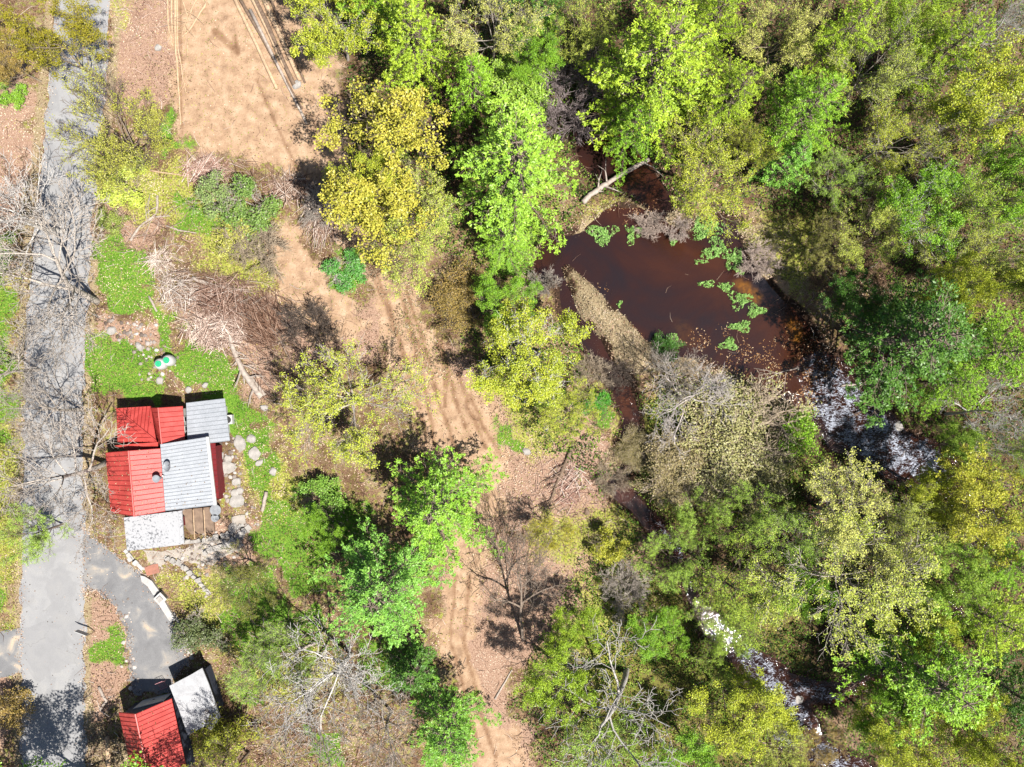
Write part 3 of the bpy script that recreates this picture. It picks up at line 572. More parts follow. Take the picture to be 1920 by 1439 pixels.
for sx in (-1, 1):
    for sy in (-1, 1): mb = MB(); mb.tube([(.3 * sx, .3 * sy, .42), (.36 * sx, .36 * sy, 0)], .02, 6); mb.build('leg', M['pinkpaint'], p)
def rtable(u, v, r, label):
    x, y = G(u, v, .7); t = empty('round_table', (x, y, 0), label=label, cat='table', group='round grey tables by the deck')
    mb = MB(); cyl(mb, (0, 0, .68), r, .05, 20); mb.build('table_top', M['steel'], t); mb = MB(); cyl(mb, (0, 0, .03), .05, .65, 8); cyl(mb, (0, 0, 0), .3, .03, 14); mb.build('pedestal', M['dark'], t)
rtable(404, 957, .52, 'larger round grey table beside the wooden deck'); rtable(403, 972, .36, 'smaller round grey table just south of the larger one')
x, y = G(431, 787); p = empty('air_unit', (x, y, 0), .1, label='white air conditioning unit against the pale roofed corner of the house', cat='air unit')
mb = MB(); mb.box((0, 0, 0), .85, .85, .75); mb.build('casing', M['white'], p); mb = MB(); cyl(mb, (0, 0, .752), .33, .04, 18); mb.build('fan_grille', M['dark'], p)
# low stone kerb wall, path slabs
def wallline(name, pts, wd, h, m, label, cat, seed):
    rs = random.Random(seed); mb = MB(); P = [Vector(G(*q)) for q in pts]
    for a, b in zip(P[:-1], P[1:]):
        dd_ = (b - a).normalized(); nn_ = Vector((-dd_.y, dd_.x)) * wd * .32; e_ = dd_ * wd * .3
        mb.prism([tuple(a - nn_ - e_), tuple(b - nn_ + e_), tuple(b + nn_ + e_), tuple(a + nn_ - e_)], -.05, h * .35)
        L = (b - a).length; n = max(1, int(L / .42)); d = (b - a).normalized(); ang = math.atan2(d.y, d.x)
        for i in range(n):
            if rs.random() < .12: continue
            c = a.lerp(b, (i + rs.uniform(.3, .7)) / n); c += Vector((rs.uniform(-.14, .14), rs.uniform(-.14, .14))); w_ = wd * rs.uniform(.45, 1.1); l_ = L / n * rs.uniform(.5, .95); ang += rs.uniform(-.35, .35)
            k = 7; pts2 = [(c.x + math.cos(ang) * l_ / 2 * sx - math.sin(ang) * w_ / 2 * sy + rs.uniform(-.05, .05), c.y + math.sin(ang) * l_ / 2 * sx + math.cos(ang) * w_ / 2 * sy + rs.uniform(-.05, .05)) for sx, sy in ((-.8, -1), (.8, -1), (1, -.5), (1, .6), (.7, 1), (-.7, 1), (-1, .5), (-1, -.6))]
            mb.prism(pts2, -.05, h * rs.uniform(.7, 1.15))
    o = mb.build(name, m); c0 = P[0]; rebase(o, (c0.x, c0.y, 0)); return tag(o, label, cat)
wallline('stone_kerb', [(236, 1034), (252, 1052), (266, 1066)], .5, .25, M['curb'], 'short pale stone kerb from the porch to the steps', 'kerb', 1)
mb = MB(); KW = [(266, 1078), (274, 1080), (287, 1088), (300, 1106), (314, 1132), (331, 1160), (322, 1166), (305, 1140), (291, 1116), (279, 1098), (268, 1090)]
mb.prism([G(*q) for q in KW][::-1], -.05, .36)
o = mb.build('kerb_wall', M['curb']); rebase(o, (*G(266, 1078), 0)); tag(o, 'low white stone wall along the east edge of the driveway', 'low wall')
wallline('stone_border', [(326, 1150), (338, 1172), (352, 1205), (362, 1235)], .3, .15, M['stone'], 'thin border of small stones continuing the driveway wall southwards', 'low wall', 2)
wallline('rubble_wall', [(312, 1046), (345, 1062), (368, 1085), (392, 1112)], .55, .3, M['stone'], 'low rough rubble wall curving round the front lawn', 'low wall', 3)
wallline('stone_edging', [(385, 1035), (430, 1020), (466, 990)], .8, .4, M['stone'], 'rough stone edging around the terrace south east of the house', 'low wall', 4)
wallline('stone_row', [(346, 1018), (380, 1014), (412, 1008), (455, 985)], .45, .28, M['stone'], 'inner row of rough stones just below the wooden deck', 'low wall', 5)
tag(sheet('front_path', [(268, 1030), (300, 1034), (345, 1028), (400, 1010), (440, 1000), (462, 1000), (450, 1030), (415, 1048), (398, 1060), (360, 1056), (320, 1046), (300, 1062), (284, 1060)], M['slab'], .022, .2, 7), kind='structure')
for k, (u, v, a, m, lb) in enumerate([(286, 1068, .3, 'brick', 'brick red paving slab at the foot of the front path'), (448, 975, .2, 'slab', None)]):
    x, y = G(u, v); mb = MB(); mb.prism([(x + dx * .65 * math.cos(a) - dy * .45 * math.sin(a), y + dx * .65 * math.sin(a) + dy * .45 * math.cos(a)) for dx, dy in ((-1, -.8), (-.6, -1), (.9, -1), (1, .8), (.3, 1), (-1, .9))], -.02, .09)
    o = mb.build('paving_slab', M[m]); rebase(o, (x, y, 0)); tag(o, lb or 'pale paving slab on the terrace beside the round tables', 'paving slab')
def rock(u, v, r, h, label, group=None, m='stone', seed=0, cat='stone'):
    import bmesh
    rs = random.Random(int(u * 7 + v * 13 + seed)); bm = bmesh.new(); bmesh.ops.create_icosphere(bm, subdivisions=2, radius=1)
    sx, sy = rs.uniform(.8, 1.25), rs.uniform(.75, 1.1); a = rs.uniform(0, 3.1); cuts = [Vector((rs.uniform(-1, 1), rs.uniform(-1, 1), rs.uniform(-.2, 1))).normalized() for _ in range(7)]
    for vv in bm.verts:
        for c in cuts:
            d = vv.co.dot(c); 
            if d > .72: vv.co -= c * (d - .72)
        if vv.co.z > .55: vv.co.z = .55 + (vv.co.z - .55) * .2
        q = vv.co.copy(); x, y = q.x * sx * r, q.y * sy * r; vv.co = Vector((x * math.cos(a) - y * math.sin(a), x * math.sin(a) + y * math.cos(a), q.z * h))
    me = bpy.data.meshes.new('rock'); bm.to_mesh(me); bm.free(); me.materials.append(M[m]); o = bpy.data.objects.new('rock', me); COL.objects.link(o)
    x, y = G(u, v); o.location = (x, y, hz(x, y) + h * .15); tag(o, label, cat, group); return o
GR = 'pale stones laid along the east side of the house'
for u, v, r, lb in [(448, 831, .75, 'large rounded pale stone at the grass edge north east of the grey roof'), (478, 851, .7, 'round pale stone out on the grass east of the house'), (471, 824, .5, 'small pale stone north of the round stone on the grass'),
                    (426, 876, .8, 'largest white stone in the row against the east wall'), (427, 860, .45, 'small white stone just above the largest one by the east wall'), (413, 855, .5, 'pale block touching the lean-to roof, northern one'), (412, 866, .5, 'pale block touching the lean-to roof, southern one'),
                    (444, 903, .5, 'pale stone beside the dry bed halfway down the east wall'), (441, 926, .6, 'pale stone of a touching pair near the house corner'), (451, 921, .4, 'smaller pale stone of the touching pair near the house corner'), (444, 941, .8, 'broad grey stone at the south end of the row by the east wall'),
                    (495, 765, .35, 'little pale stone at the foot of the long log'), (487, 868, .4, 'small pale stone at the shade edge east of the lawn'), (512, 885, .5, 'pale stone half in the shade of the olive tree'), (436, 989, .55, 'square white stone on the terrace edging')]:
    rock(u, v, r, .28, lb, GR if u < 460 else None)
for u, v, r, lb in [(296, 90, .45, 'pale yellow stone lying in the pinkish litter by the clearing'), (556, 160, .55, 'white boulder at the lower end of the log stack'), (634, 522, .5, 'white stone in the green patch by the track'), (340, 531, .38, 'round cream stone at the tip of the brush pile'), (270, 250, .35, 'small stone under the tree over the road'),
                    (1167, 568, .25, 'small stone in the shallows by the reed bank'), (987, 847, .4, 'pale stone beside the small grass patch'), (1024, 803, .35, 'small pale stone east of the track in the brown litter'), (1100, 960, .4, 'grey stone near the fallen dark log'), (1262, 1028, .5, 'pale boulder in the narrow brook'),
                    (1590, 702, .6, 'pale boulder at the head of the rapids'), (1640, 760, .7, 'broad boulder in the middle of the rapids'), (1602, 830, .5, 'dark wet boulder low in the rapids'), (1690, 800, .6, 'boulder on the east bank of the rapids'), (1500, 1315, .6, 'boulder beside the lower white water'),
                    (210, 620, .5, 'grey stone on the bare patch near the big tree'), (262, 650, .45, 'pale stone near the white drums'), (300, 715, .4, 'small stone north of the house shadow'), (385, 722, .35, 'white stone at the edge of the house shadow'), (353, 731, .4, 'flat white stone in the house shadow edge')]:
    rock(u, v, r, .3, lb, m='stone' if 'dark' not in lb else 'darklog')

# ---------------------------------------------------------------- logs, poles, dead branches
def log(name, pts, r0, r1, m, label, cat='log', group=None, br=0, lift=0.0, seed=1, kids=None):
    """pts: photo pixels (optionally height above ground)"""
    rs = random.Random(seed); P = []
    for i in range(len(pts) - 1):
        a, b = pts[i], pts[i + 1]; n = 5
        for j in range(n + (1 if i == len(pts) - 2 else 0)):
            f = j / n; u = a[0] + (b[0] - a[0]) * f; v = a[1] + (b[1] - a[1]) * f; z0 = (a[2] if len(a) > 2 else 0) * (1 - f) + (b[2] if len(b) > 2 else 0) * f; P.append((u, v, z0))
    N = len(P); Q = []; R = []
    xs = [G(p[0], p[1]) for p in P]; H = height(np.array([q[0] for q in xs]), np.array([q[1] for q in xs]))
    H = np.maximum(H, -.45); H = np.linspace(H[0], H[-1], N) if 'log' in name and m != 'stick' else H
    for i in range(N):
        f = i / (N - 1); r = r0 + (r1 - r0) * f; x, y = xs[i]; j = .035 * (0 if i in (0, N - 1) else 1)
        Q.append((x + rs.uniform(-j, j), y + rs.uniform(-j, j), max(H[i], height(np.array([x]), np.array([y]))[0] if False else H[i]) + P[i][2] + r * .8 + lift)); R.append(r * rs.uniform(.92, 1.08))
    t = empty(name, Q[0], label=label, cat=cat, group=group); L = Vector(Q[0])
    mb = MB(); mb.tube([tuple(Vector(q) - L) for q in Q], R, 9); mb.build('log_stem', M[m], t, True)
    if br:
        mb = MB()
        for _ in range(br):
            i = rs.randint(int(N * .35), N - 2); d = (Vector(Q[i + 1]) - Vector(Q[i])).normalized(); s = rs.choice((-1, 1)); a = rs.uniform(.5, 1.1) * s
            e = Vector((d.x * math.cos(a) - d.y * math.sin(a), d.x * math.sin(a) + d.y * math.cos(a), rs.uniform(.0, .5))).normalized(); L1 = rs.uniform(.7, 2.4)
            p0 = Vector(Q[i]) - L; p1 = p0 + e * L1 * .5 + Vector((rs.uniform(-.1, .1), rs.uniform(-.1, .1), .0)); p2 = p1 + (e + Vector((rs.uniform(-.4, .4), rs.uniform(-.4, .4), -.2))).normalized() * L1 * .6
            mb.tube([p0, p1, p2], [R[i] * .45, R[i] * .3, .012], 5)
            q2 = p1 + (e + Vector((rs.uniform(-.9, .9), rs.uniform(-.9, .9), .1))).normalized() * L1 * .4; mb.tube([p1, q2], [R[i] * .25, .01], 4)
        mb.build('branch', M[m], t)
    return t
GL = 'long logs laid side by side in the clearing'
for k, (a, b, r, m, lb) in enumerate([((432, -20), (520, 168), .20, 'palewood', 'westernmost long pale log of the stack beside the sandy clearing'), ((440, -20), (566, 205), .17, 'darklog', 'dark barked log second from the west in the stack'), ((462, -30), (535, 128), .24, 'palewood', 'short thick pale log lying over the stack near its top'),
        ((470, 20), (575, 232), .17, 'greywood', 'grey log in the middle of the stack ending deep in the tree shade'), ((466, -30), (552, 160), .26, 'darklog', 'thick brown log in the middle of the stack'), ((478, -40), (563, 152), .25, 'palewood', 'thick tan log ending at the white boulder'), ((492, -40), (572, 156), .14, 'darklog', 'thin dark outermost log on the shaded side of the stack')]):
    log('felled_log', [a, b], r, r * .75, m, lb, group=GL, seed=k)
GP = 'thin peeled poles lying beside the clearing'
for k, (pts, r, lb) in enumerate([([(313, -20), (318, 60), (325, 88)], .11, 'short bent pole on the west side of the peeled poles'), ([(329, -30), (330, 100), (335, 170), (339, 235)], .14, 'longest peeled pole running down the edge of the clearing'), ([(322, -30), (323, 60), (322, 85)], .12, 'thick short pole left of the longest peeled pole'),
        ([(333, -30), (334, 90), (343, 150), (349, 175)], .10, 'peeled pole with kinked thin end right of the longest one'), ([(388, 5), (362, 50), (340, 72)], .11, 'pale pole slanting across the branchy tops'), ([(340, -10), (352, 30), (341, 68)], .08, 'short forked pole in the branchy tops'), ([(352, 75), (349, 130)], .06, 'thin short pole parted from the bundle'), ([(374, -10), (360, 20), (345, 66)], .09, 'thin pole slanting steeper beside the slanting one')]):
    log('peeled_pole', pts, r, r * .5, 'palewood', lb, cat='pole', group=GP, seed=20 + k, br=4 if k in (3, 4, 5, 7) else 0)
log('fallen_birch_log', [(1092, 382, .3), (1105, 368, .3), (1130, 350, .35), (1165, 328, .4), (1216, 300, .5)], .28, .20, 'greywood', 'pale mottled trunk fallen across the stream inlet above the pond', br=5, seed=41)
log('fallen_log', [(424, 600), (440, 660), (458, 700), (492, 745)], .16, .34, 'greywood', 'long pale trunk lying at the edge of the brush above the house', br=8, seed=42)
log('fallen_log', [(470, 706), (497, 742)], .16, .2, 'greywood', 'short grey log pressed against the long pale trunk', seed=43)
log('dead_branch', [(362, 522), (392, 533), (415, 540), (430, 534)], .2, .12, 'greywood', 'thick pale dead branch on top of the brush pile', cat='branch', seed=44, br=3)
log('dead_branch', [(402, 540), (380, 560), (362, 575), (352, 592)], .09, .04, 'greywood', 'thin white forked branch curving down from the thick dead branch', cat='branch', seed=45, br=3)
log('dead_branch', [(418, 576), (440, 578), (465, 580)], .09, .05, 'greywood', 'short spiky white branch on the dark brush', cat='branch', seed=46, br=12)
log('dead_branch', [(245, 452), (262, 425), (285, 408), (320, 405)], .14, .05, 'greywood', 'bent pale branch above the bright green lawn', cat='branch', seed=47, br=4)
log('dead_branch', [(296, 368), (294, 400), (278, 415)], .12, .07, 'greywood', 'short pale branch meeting the bent one from the north', cat='branch', seed=48, br=2)
log('dead_branch', [(312, 424), (335, 432), (368, 437)], .10, .05, 'greywood', 'straight white branch lying west of the pair of bushes', cat='branch', seed=49)
log('dead_branch', [(282, 320), (320, 326), (360, 333)], .08, .05, 'palewood', 'thin pale branch pointing into the brush below the clearing', cat='branch', seed=50, br=3)
log('dead_branch', [(280, 556), (295, 585)], .12, .09, 'greywood', 'stubby white branch at the lawn edge above the drums', cat='branch', seed=51)
log('fallen_log', [(1076, 830), (1060, 870), (1045, 905), (1030, 945)], .22, .12, 'darklog', 'dark rotten trunk with broken limbs east of the sandy track', br=12, seed=52)
log('fallen_log', [(1640, 722), (1625, 745), (1620, 775)], .22, .15, 'darklog', 'dark trunk leaning over the rapids', br=3, seed=53)
log('dead_branch', [(1580, 724), (1610, 722), (1640, 720)], .1, .06, 'greywood', 'pale branch lying across the top of the rapids', cat='branch', seed=54)
log('fallen_log', [(928, 1310), (960, 1255)], .1, .06, 'greywood', 'thin pale pole crossing the lower track under the green tree', seed=55)
log('fallen_log', [(186, 1288), (200, 1315), (188, 1330)], .14, .12, 'greywood', 'white bark log on the verge west of the garage', seed=56)
log('fallen_log', [(205, 1439), (203, 1380)], .26, .2, 'palewood', 'thick pale log at the bottom edge of the road verge', seed=57)
log('fallen_log', [(500, 922), (492, 958)], .18, .17, 'greywood', 'grey plank-like log on the grass by the tree shade', seed=58)
log('fallen_log', [(560, 1218), (592, 1206)], .14, .12, 'greywood', 'pale log below the feathery pine', seed=59)
log('fallen_log', [(900, 1090), (935, 1130), (960, 1150)], .08, .05, 'darklog', 'thin dark pole beside the leaning bare tree', seed=60)
log('fallen_log', [(1545, 1360), (1610, 1396)], .14, .1, 'darklog', 'dark log across the sand bar near the lower brook', seed=61)
log('dead_branch', [(1500, 690), (1460, 700), (1438, 712)], .07, .03, 'greywood', 'white twiggy branch in the shallow end of the pond', cat='branch', seed=62, br=8)

# ---------------------------------------------------------------- loose stuff on the ground
rng = np.random.RandomState(11)
def scatter(polys, dens, seed, jitter=1.2, soft=.3):
    """random points inside pixel polygons, ragged edges"""
    r = np.random.RandomState(seed); out = []
    for p in polys:
        Q = np.array([G(*q[:2]) for q in p]); a, b = Q.min(0) - 1, Q.max(0) + 1; n = int((b[0] - a[0]) * (b[1] - a[1]) * dens)
        x = r.uniform(a[0], b[0], n); y = r.uniform(a[1], b[1], n); jx = x + (fbm(x, y, 1.9, 4, 11) - .5) * 3.8 * jitter; jy = y + (fbm(x, y, 1.9, 4, 12) - .5) * 3.8 * jitter
        m = sdist(p, jx, jy) + r.uniform(-soft, soft, n) * 2.2 < 0; out.append(np.stack([x[m], y[m]], 1))
    return np.concatenate(out)
def quads(c, sz, up=1.0, seed=0, asp=.6, dirs=None):
    """little random leaf quads at points c (N,3)"""
    r = np.random.RandomState(seed); N = len(c); s = sz * r.uniform(.6, 1.3, N)[:, None] if np.isscalar(sz) else sz[:, None]
    nrm = r.normal(size=(N, 3)); nrm[:, 2] = np.abs(nrm[:, 2]) + up; nrm /= np.linalg.norm(nrm, axis=1)[:, None]
    a = dirs if dirs is not None else r.normal(size=(N, 3)); a = a - nrm * (a * nrm).sum(1)[:, None]; a /= np.linalg.norm(a, axis=1)[:, None] + 1e-9; b = np.cross(nrm, a)
    V = np.stack([c - a * s * .5, c + b * s * asp * .5 - a * s * .05, c + a * s * .5, c - b * s * asp * .5 + a * s * .05], 1).reshape(-1, 3)
    return V, np.arange(N * 4).reshape(-1, 4)
def hh(xy): return height(xy[:, 0], xy[:, 1])
def on_road(xy):
    m = sdist(list(ROAD_L) + list(ROAD_R)[::-1], xy[:, 0], xy[:, 1]) < -.15
    m |= sdist(DRIVE, xy[:, 0], xy[:, 1]) < -.2; m |= sdist([(192, 740), (440, 740), (440, 955), (200, 965)], xy[:, 0], xy[:, 1]) < 0
    m |= sdist(DRIVE_L, xy[:, 0], xy[:, 1]) < -.1; return m
# grass
def grass(name, polys, dens, sz, stops, seed, tall=.14, label=None, leafy=False, hmin=-.40):
    p = scatter(polys, dens, seed); p = p[~on_road(p)]; h = hh(p); p = p[h > hmin]; h = h[h > hmin]; r = np.random.RandomState(seed)
    cl = fbm(p[:, 0], p[:, 1], .8, 2, seed); k = cl > .35 + r.uniform(-.12, .12, len(p)); p = p[k]; h = h[k]; cl = cl[k]
    z = h + r.uniform(.02, tall, len(p)) * (cl * 1.4); V, F = quads(np.stack([p[:, 0], p[:, 1], z], 1), sz, .35 if not leafy else .8, seed, .35 if not leafy else .7)
    rn = np.clip(fbm(p[:, 0], p[:, 1], 1.5, 3, seed + 3) + r.normal(0, .14, len(p)), 0, 1)
    o = link(name, V, F, chip_material(name, stops), rnd=rn); tag(o, kind='stuff'); return o
GC = [(.2, (.035, .10, .012)), (.45, (.08, .20, .018)), (.6, (.13, .26, .025)), (.8, (.27, .30, .06))]
OC = [(.2, (.05, .08, .012)), (.45, (.14, .20, .02)), (.6, (.25, .29, .035)), (.8, (.42, .36, .10))]
SC = [(.2, (.09, .065, .04)), (.45, (.20, .155, .095)), (.65, (.31, .25, .16)), (.85, (.42, .36, .26))]
LC = [(.15, (.035, .022, .014)), (.4, (.14, .08, .05)), (.6, (.28, .18, .125)), (.85, (.48, .38, .29))]
grass('lawn_grass', GRASS, 70, .16, GC, 31)
grass('rough_grass', OLIVE, 26, .17, OC, 32, .25)
grass('sparse_weeds', [[(-40, -40), (1000, -40), (700, 420), (1000, 700), (1180, 900), (1180, 1150), (800, 1200), (900, 1480), (-40, 1480)]], 7, .15, OC, 36, .2)
grass('dry_grass', STRAW, 60, .22, SC, 33, .35, hmin=-.6)
# understorey leaves in the woods
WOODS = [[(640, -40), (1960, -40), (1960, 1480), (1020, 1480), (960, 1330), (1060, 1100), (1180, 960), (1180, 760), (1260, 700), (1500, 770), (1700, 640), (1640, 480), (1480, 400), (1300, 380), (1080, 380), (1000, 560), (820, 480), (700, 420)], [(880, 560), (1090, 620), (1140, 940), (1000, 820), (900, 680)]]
ALLF = [[(-40, -40), (1960, -40), (1960, 1480), (-40, 1480)]]
def litter():
    p = scatter(ALLF, 22, 41); r = np.random.RandomState(41)
    d = np.min([local(sdist, q, p[:, 0], p[:, 1], 2) for q in DIRT], axis=0); keep = (d > 0) | (r.rand(len(p)) < .10); rd = sdist(list(ROAD_L) + list(ROAD_R)[::-1], p[:, 0], p[:, 1]); keep &= ~(on_road(p) & (r.rand(len(p)) > .03))
    keep &= ~(sdist([(192, 740), (440, 740), (440, 955), (200, 965)], p[:, 0], p[:, 1]) < 0)
    p = p[keep]; h = hh(p); k = h > -.42; p = p[k]; h = h[k]; V, F = quads(np.stack([p[:, 0], p[:, 1], np.maximum(h, .03 * (np.abs(p[:, 0]) > 37)) + r.uniform(.01, .05, len(p))], 1), .13, 2.0, 42, .65)
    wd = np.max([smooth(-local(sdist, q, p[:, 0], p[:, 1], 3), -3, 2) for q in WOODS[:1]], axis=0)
    rn = np.clip(fbm(p[:, 0], p[:, 1], 3.0, 3, 9) * 1.3 - .15 - .34 * wd + r.normal(0, .2, len(p)), 0, 1)  # litter darkened inside the woods, standing in for shade under the trees
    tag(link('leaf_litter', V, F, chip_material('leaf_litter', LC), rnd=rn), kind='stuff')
litter()
grass('undergrowth', WOODS, 46, .19, [(.2, (.015, .03, .008)), (.45, (.04, .085, .012)), (.6, (.09, .17, .02)), (.8, (.18, .23, .04))], 35, .9, leafy=True)  # dark greens put the shade of the crown gaps into the leaf colour

def sticks(name, polys, dens, L, r0, stops, seed, hmax=.25, tang=None, kind='stuff', align=None):
    p = scatter(polys, dens, seed, .8); p = p[~on_road(p)]; h = hh(p); q_ = np.random.RandomState(seed).rand(len(p)); k_ = (h > -.44) | (q_ < .06); k_ &= (q_ > .8) | (np.min([local(sdist, g_, p[:, 0], p[:, 1], 1) for g_ in DIRT], axis=0) > -.3); p = p[k_]; h = np.maximum(h[k_], -.43); r = np.random.RandomState(seed); N = len(p)
    a = r.uniform(0, 2 * np.pi, N) if align is None else r.normal(align, .5, N); ln = L * r.uniform(.3, 1.3, N); z0 = h + r.uniform(.02, hmax, N); dz = r.normal(0, .06, N) * ln
    D = np.stack([np.cos(a) * ln, np.sin(a) * ln, dz], 1); P0 = np.stack([p[:, 0], p[:, 1], z0], 1); B = np.stack([-np.sin(a), np.cos(a), np.zeros(N)], 1) * (r.normal(0, .12, N) * ln)[:, None]
    rr = r0 * r.uniform(.5, 1.4, N); Pm = P0 + D * .5 + B
    V1, F1 = tubes(P0, Pm, rr, rr * .8, 3); V2, F2 = tubes(Pm, P0 + D, rr * .8, rr * .3, 3); rn = np.clip(r.normal(.5, .2, N), 0, 1)
    o = link(name, np.concatenate([V1, V2]), np.concatenate([F1, F2 + len(V1)]), chip_material(name, stops), rnd=np.concatenate([np.repeat(rn, 3), np.repeat(rn, 3)])); tag(o, kind=kind); return o
def tubes(P0, P1, R0, R1, k):
    N = len(P0); d = P1 - P0; d = d / (np.linalg.norm(d, axis=1)[:, None] + 1e-9); ref = np.where(np.abs(d[:, 2:3]) > .9, np.array([[1., 0, 0]]), np.array([[0, 0, 1.]]))
    x = np.cross(d, ref); x /= np.linalg.norm(x, axis=1)[:, None] + 1e-9; y = np.cross(d, x); V = []
    for c, r in ((P0, R0), (P1, R1)):
        for j in range(k): t = 2 * np.pi * j / k; V.append(c + (x * math.cos(t) + y * math.sin(t)) * r[:, None])
    V = np.stack(V, 1).reshape(-1, 3); b = np.arange(N)[:, None] * 2 * k
    F = np.stack([np.concatenate([b + j, b + (j + 1) % k, b + k + (j + 1) % k, b + k + j], 1) for j in range(k)], 1).reshape(-1, 4); return V, F
KC = [(.1, (.06, .035, .025)), (.35, (.17, .10, .075)), (.6, (.30, .21, .16)), (.85, (.50, .43, .38))]
PC = [(.1, (.12, .06, .05)), (.4, (.26, .15, .12)), (.7, (.42, .30, .25)), (.9, (.55, .48, .43))]
sticks('twig_litter', [[(-40, -40), (1960, -40), (1960, 1480), (-40, 1480)]], 1.6, 1.1, .022, KC, 51, .1)
sticks('brush', [[(300, 510), (420, 500), (520, 540), (600, 560), (540, 660), (500, 760), (450, 690), (340, 620)], [(350, 300), (470, 300), (500, 350), (380, 360)]], 8, 1.9, .024, KC, 52, .55, align=-.6)
sticks('brush', [[(180, 380), (330, 400), (340, 520), (280, 470), (180, 450)], [(290, 430), (350, 440), (350, 520), (300, 520)]], 7, 1.8, .022, KC, 54, .3)
sticks('brush', [[(430, 1160), (780, 1170), (760, 1480), (430, 1480)], [(170, 1300), (230, 1310), (230, 1480), (170, 1480)]], 3.6, 1.6, .028, KC, 57, .4)
sticks('brush', [[(1000, 830), (1180, 840), (1180, 1000), (980, 1010)], [(200, 20), (340, 0), (335, 190), (240, 190)]], 3.2, 1.4, .022, PC, 55, .2)
def floating():
    p = scatter([[(1215, 640), (1270, 655), (1330, 640), (1400, 640), (1520, 620), (1560, 700), (1520, 760), (1440, 740), (1300, 690)], [(1080, 560), (1100, 540), (1160, 590), (1230, 650), (1200, 660)], [(1120, 390), (1240, 380), (1260, 420), (1180, 410)]], 34, 71); h = hh(p); p = p[h < -.42]
    c = fbm(p[:, 0], p[:, 1], .8, 3, 71); p = p[c > .5]; r = np.random.RandomState(4); V, F = quads(np.stack([p[:, 0], p[:, 1], -.44 + r.uniform(0, .03, len(p))], 1), .14, 2.5, 72, .65)
    tag(link('floating_leaves', V, F, chip_material('floating_leaves', [(.2, (.08, .035, .015)), (.5, (.20, .10, .04)), (.8, (.38, .28, .18))]), rnd=np.clip(r.normal(.45, .25, len(p)), 0, 1)), kind='stuff')
floating()
def brush_pile(u, v, ru, rv, n, L, label, seed, stops=KC, fan=None, h=.9):
    r = np.random.RandomState(seed); cx, cy = G(u, v); a = r.uniform(0, 2 * np.pi, n); q = np.sqrt(r.rand(n)); x = cx + np.cos(a) * q * ru / 20; y = cy + np.sin(a) * q * rv / 20
    t = r.uniform(0, np.pi, n) if fan is None else np.arctan2(y - (cy + fan[1]), x - (cx + fan[0])) + r.normal(0, .35, n); ln = L * r.uniform(.5, 1.3, n)
    z = hz(cx, cy) + .05 + r.rand(n) * h * (1.05 - q); D = np.stack([np.cos(t), np.sin(t), r.normal(0, .12, n)], 1) * ln[:, None] * .5; P = np.stack([x, y, z], 1); rr = r.uniform(.015, .05, n); bd = r.normal(0, .1, (n, 3)) * ln[:, None] * .5; bd[:, 2] *= .3
    V1, F1 = tubes(P - D, P + bd, rr, rr * .8, 4); V2, F2 = tubes(P + bd, P + D, rr * .8, rr * .3, 4); rn = np.clip(r.normal(.55, .22, n), 0, 1)
    o = link('brush_pile', np.concatenate([V1, V2]), np.concatenate([F1, F2 + len(V1)]), chip_material('brush_pile', stops), rnd=np.concatenate([np.repeat(rn, 4), np.repeat(rn, 4)])); rebase(o, (cx, cy, 0)); tag(o, label, 'brush pile', 'heaps of cut branches')
brush_pile(545, 352, 42, 22, 260, 2.6, 'grey heap of cut branches at the bottom of the sandy clearing', 1)
brush_pile(605, 405, 34, 52, 420, 2.4, 'fan-shaped heap of grey twigs between the clearing and the olive tree', 2, fan=(0, 3))
brush_pile(385, 318, 40, 22, 240, 2.2, 'low brown heap of branches beside the pair of bushes', 3, PC)
brush_pile(335, 545, 38, 38, 190, 1.8, 'white tangle of sticks at the western end of the brush', 4, [(.1, (.14, .10, .08)), (.6, (.36, .30, .26)), (.9, (.55, .50, .46))], h=.6)
brush_pile(420, 560, 62, 40, 400, 2.0, 'wide reddish brown heap of twigs under the thick dead branch', 5, [(.1, (.06, .03, .02)), (.6, (.20, .12, .09)), (.9, (.42, .32, .27))])
brush_pile(405, 618, 60, 34, 420, 2.0, 'pale twiggy heap beside the long trunk above the house', 6, [(.1, (.16, .10, .08)), (.6, (.40, .30, .25)), (.9, (.6, .52, .46))], h=.6)
brush_pile(490, 600, 40, 50, 460, 2.2, 'dark brown heap of brush west of the olive tree', 7, [(.1, (.04, .02, .015)), (.6, (.16, .09, .06)), (.9, (.3, .2, .15))], fan=(2, -3))
brush_pile(300, 490, 24, 20, 90, 2.0, 'small heap of white sticks at the lawn edge', 8, [(.1, (.2, .15, .12)), (.6, (.45, .38, .33)), (.9, (.6, .55, .5))], h=.3)
brush_pile(1065, 905, 30, 40, 130, 2.0, 'reddish heap of broken limbs round the dark rotten trunk', 9, PC, h=.4)
brush_pile(1660, 795, 26, 24, 110, 2.0, 'tangle of twigs washed into the rapids', 10, h=.5)

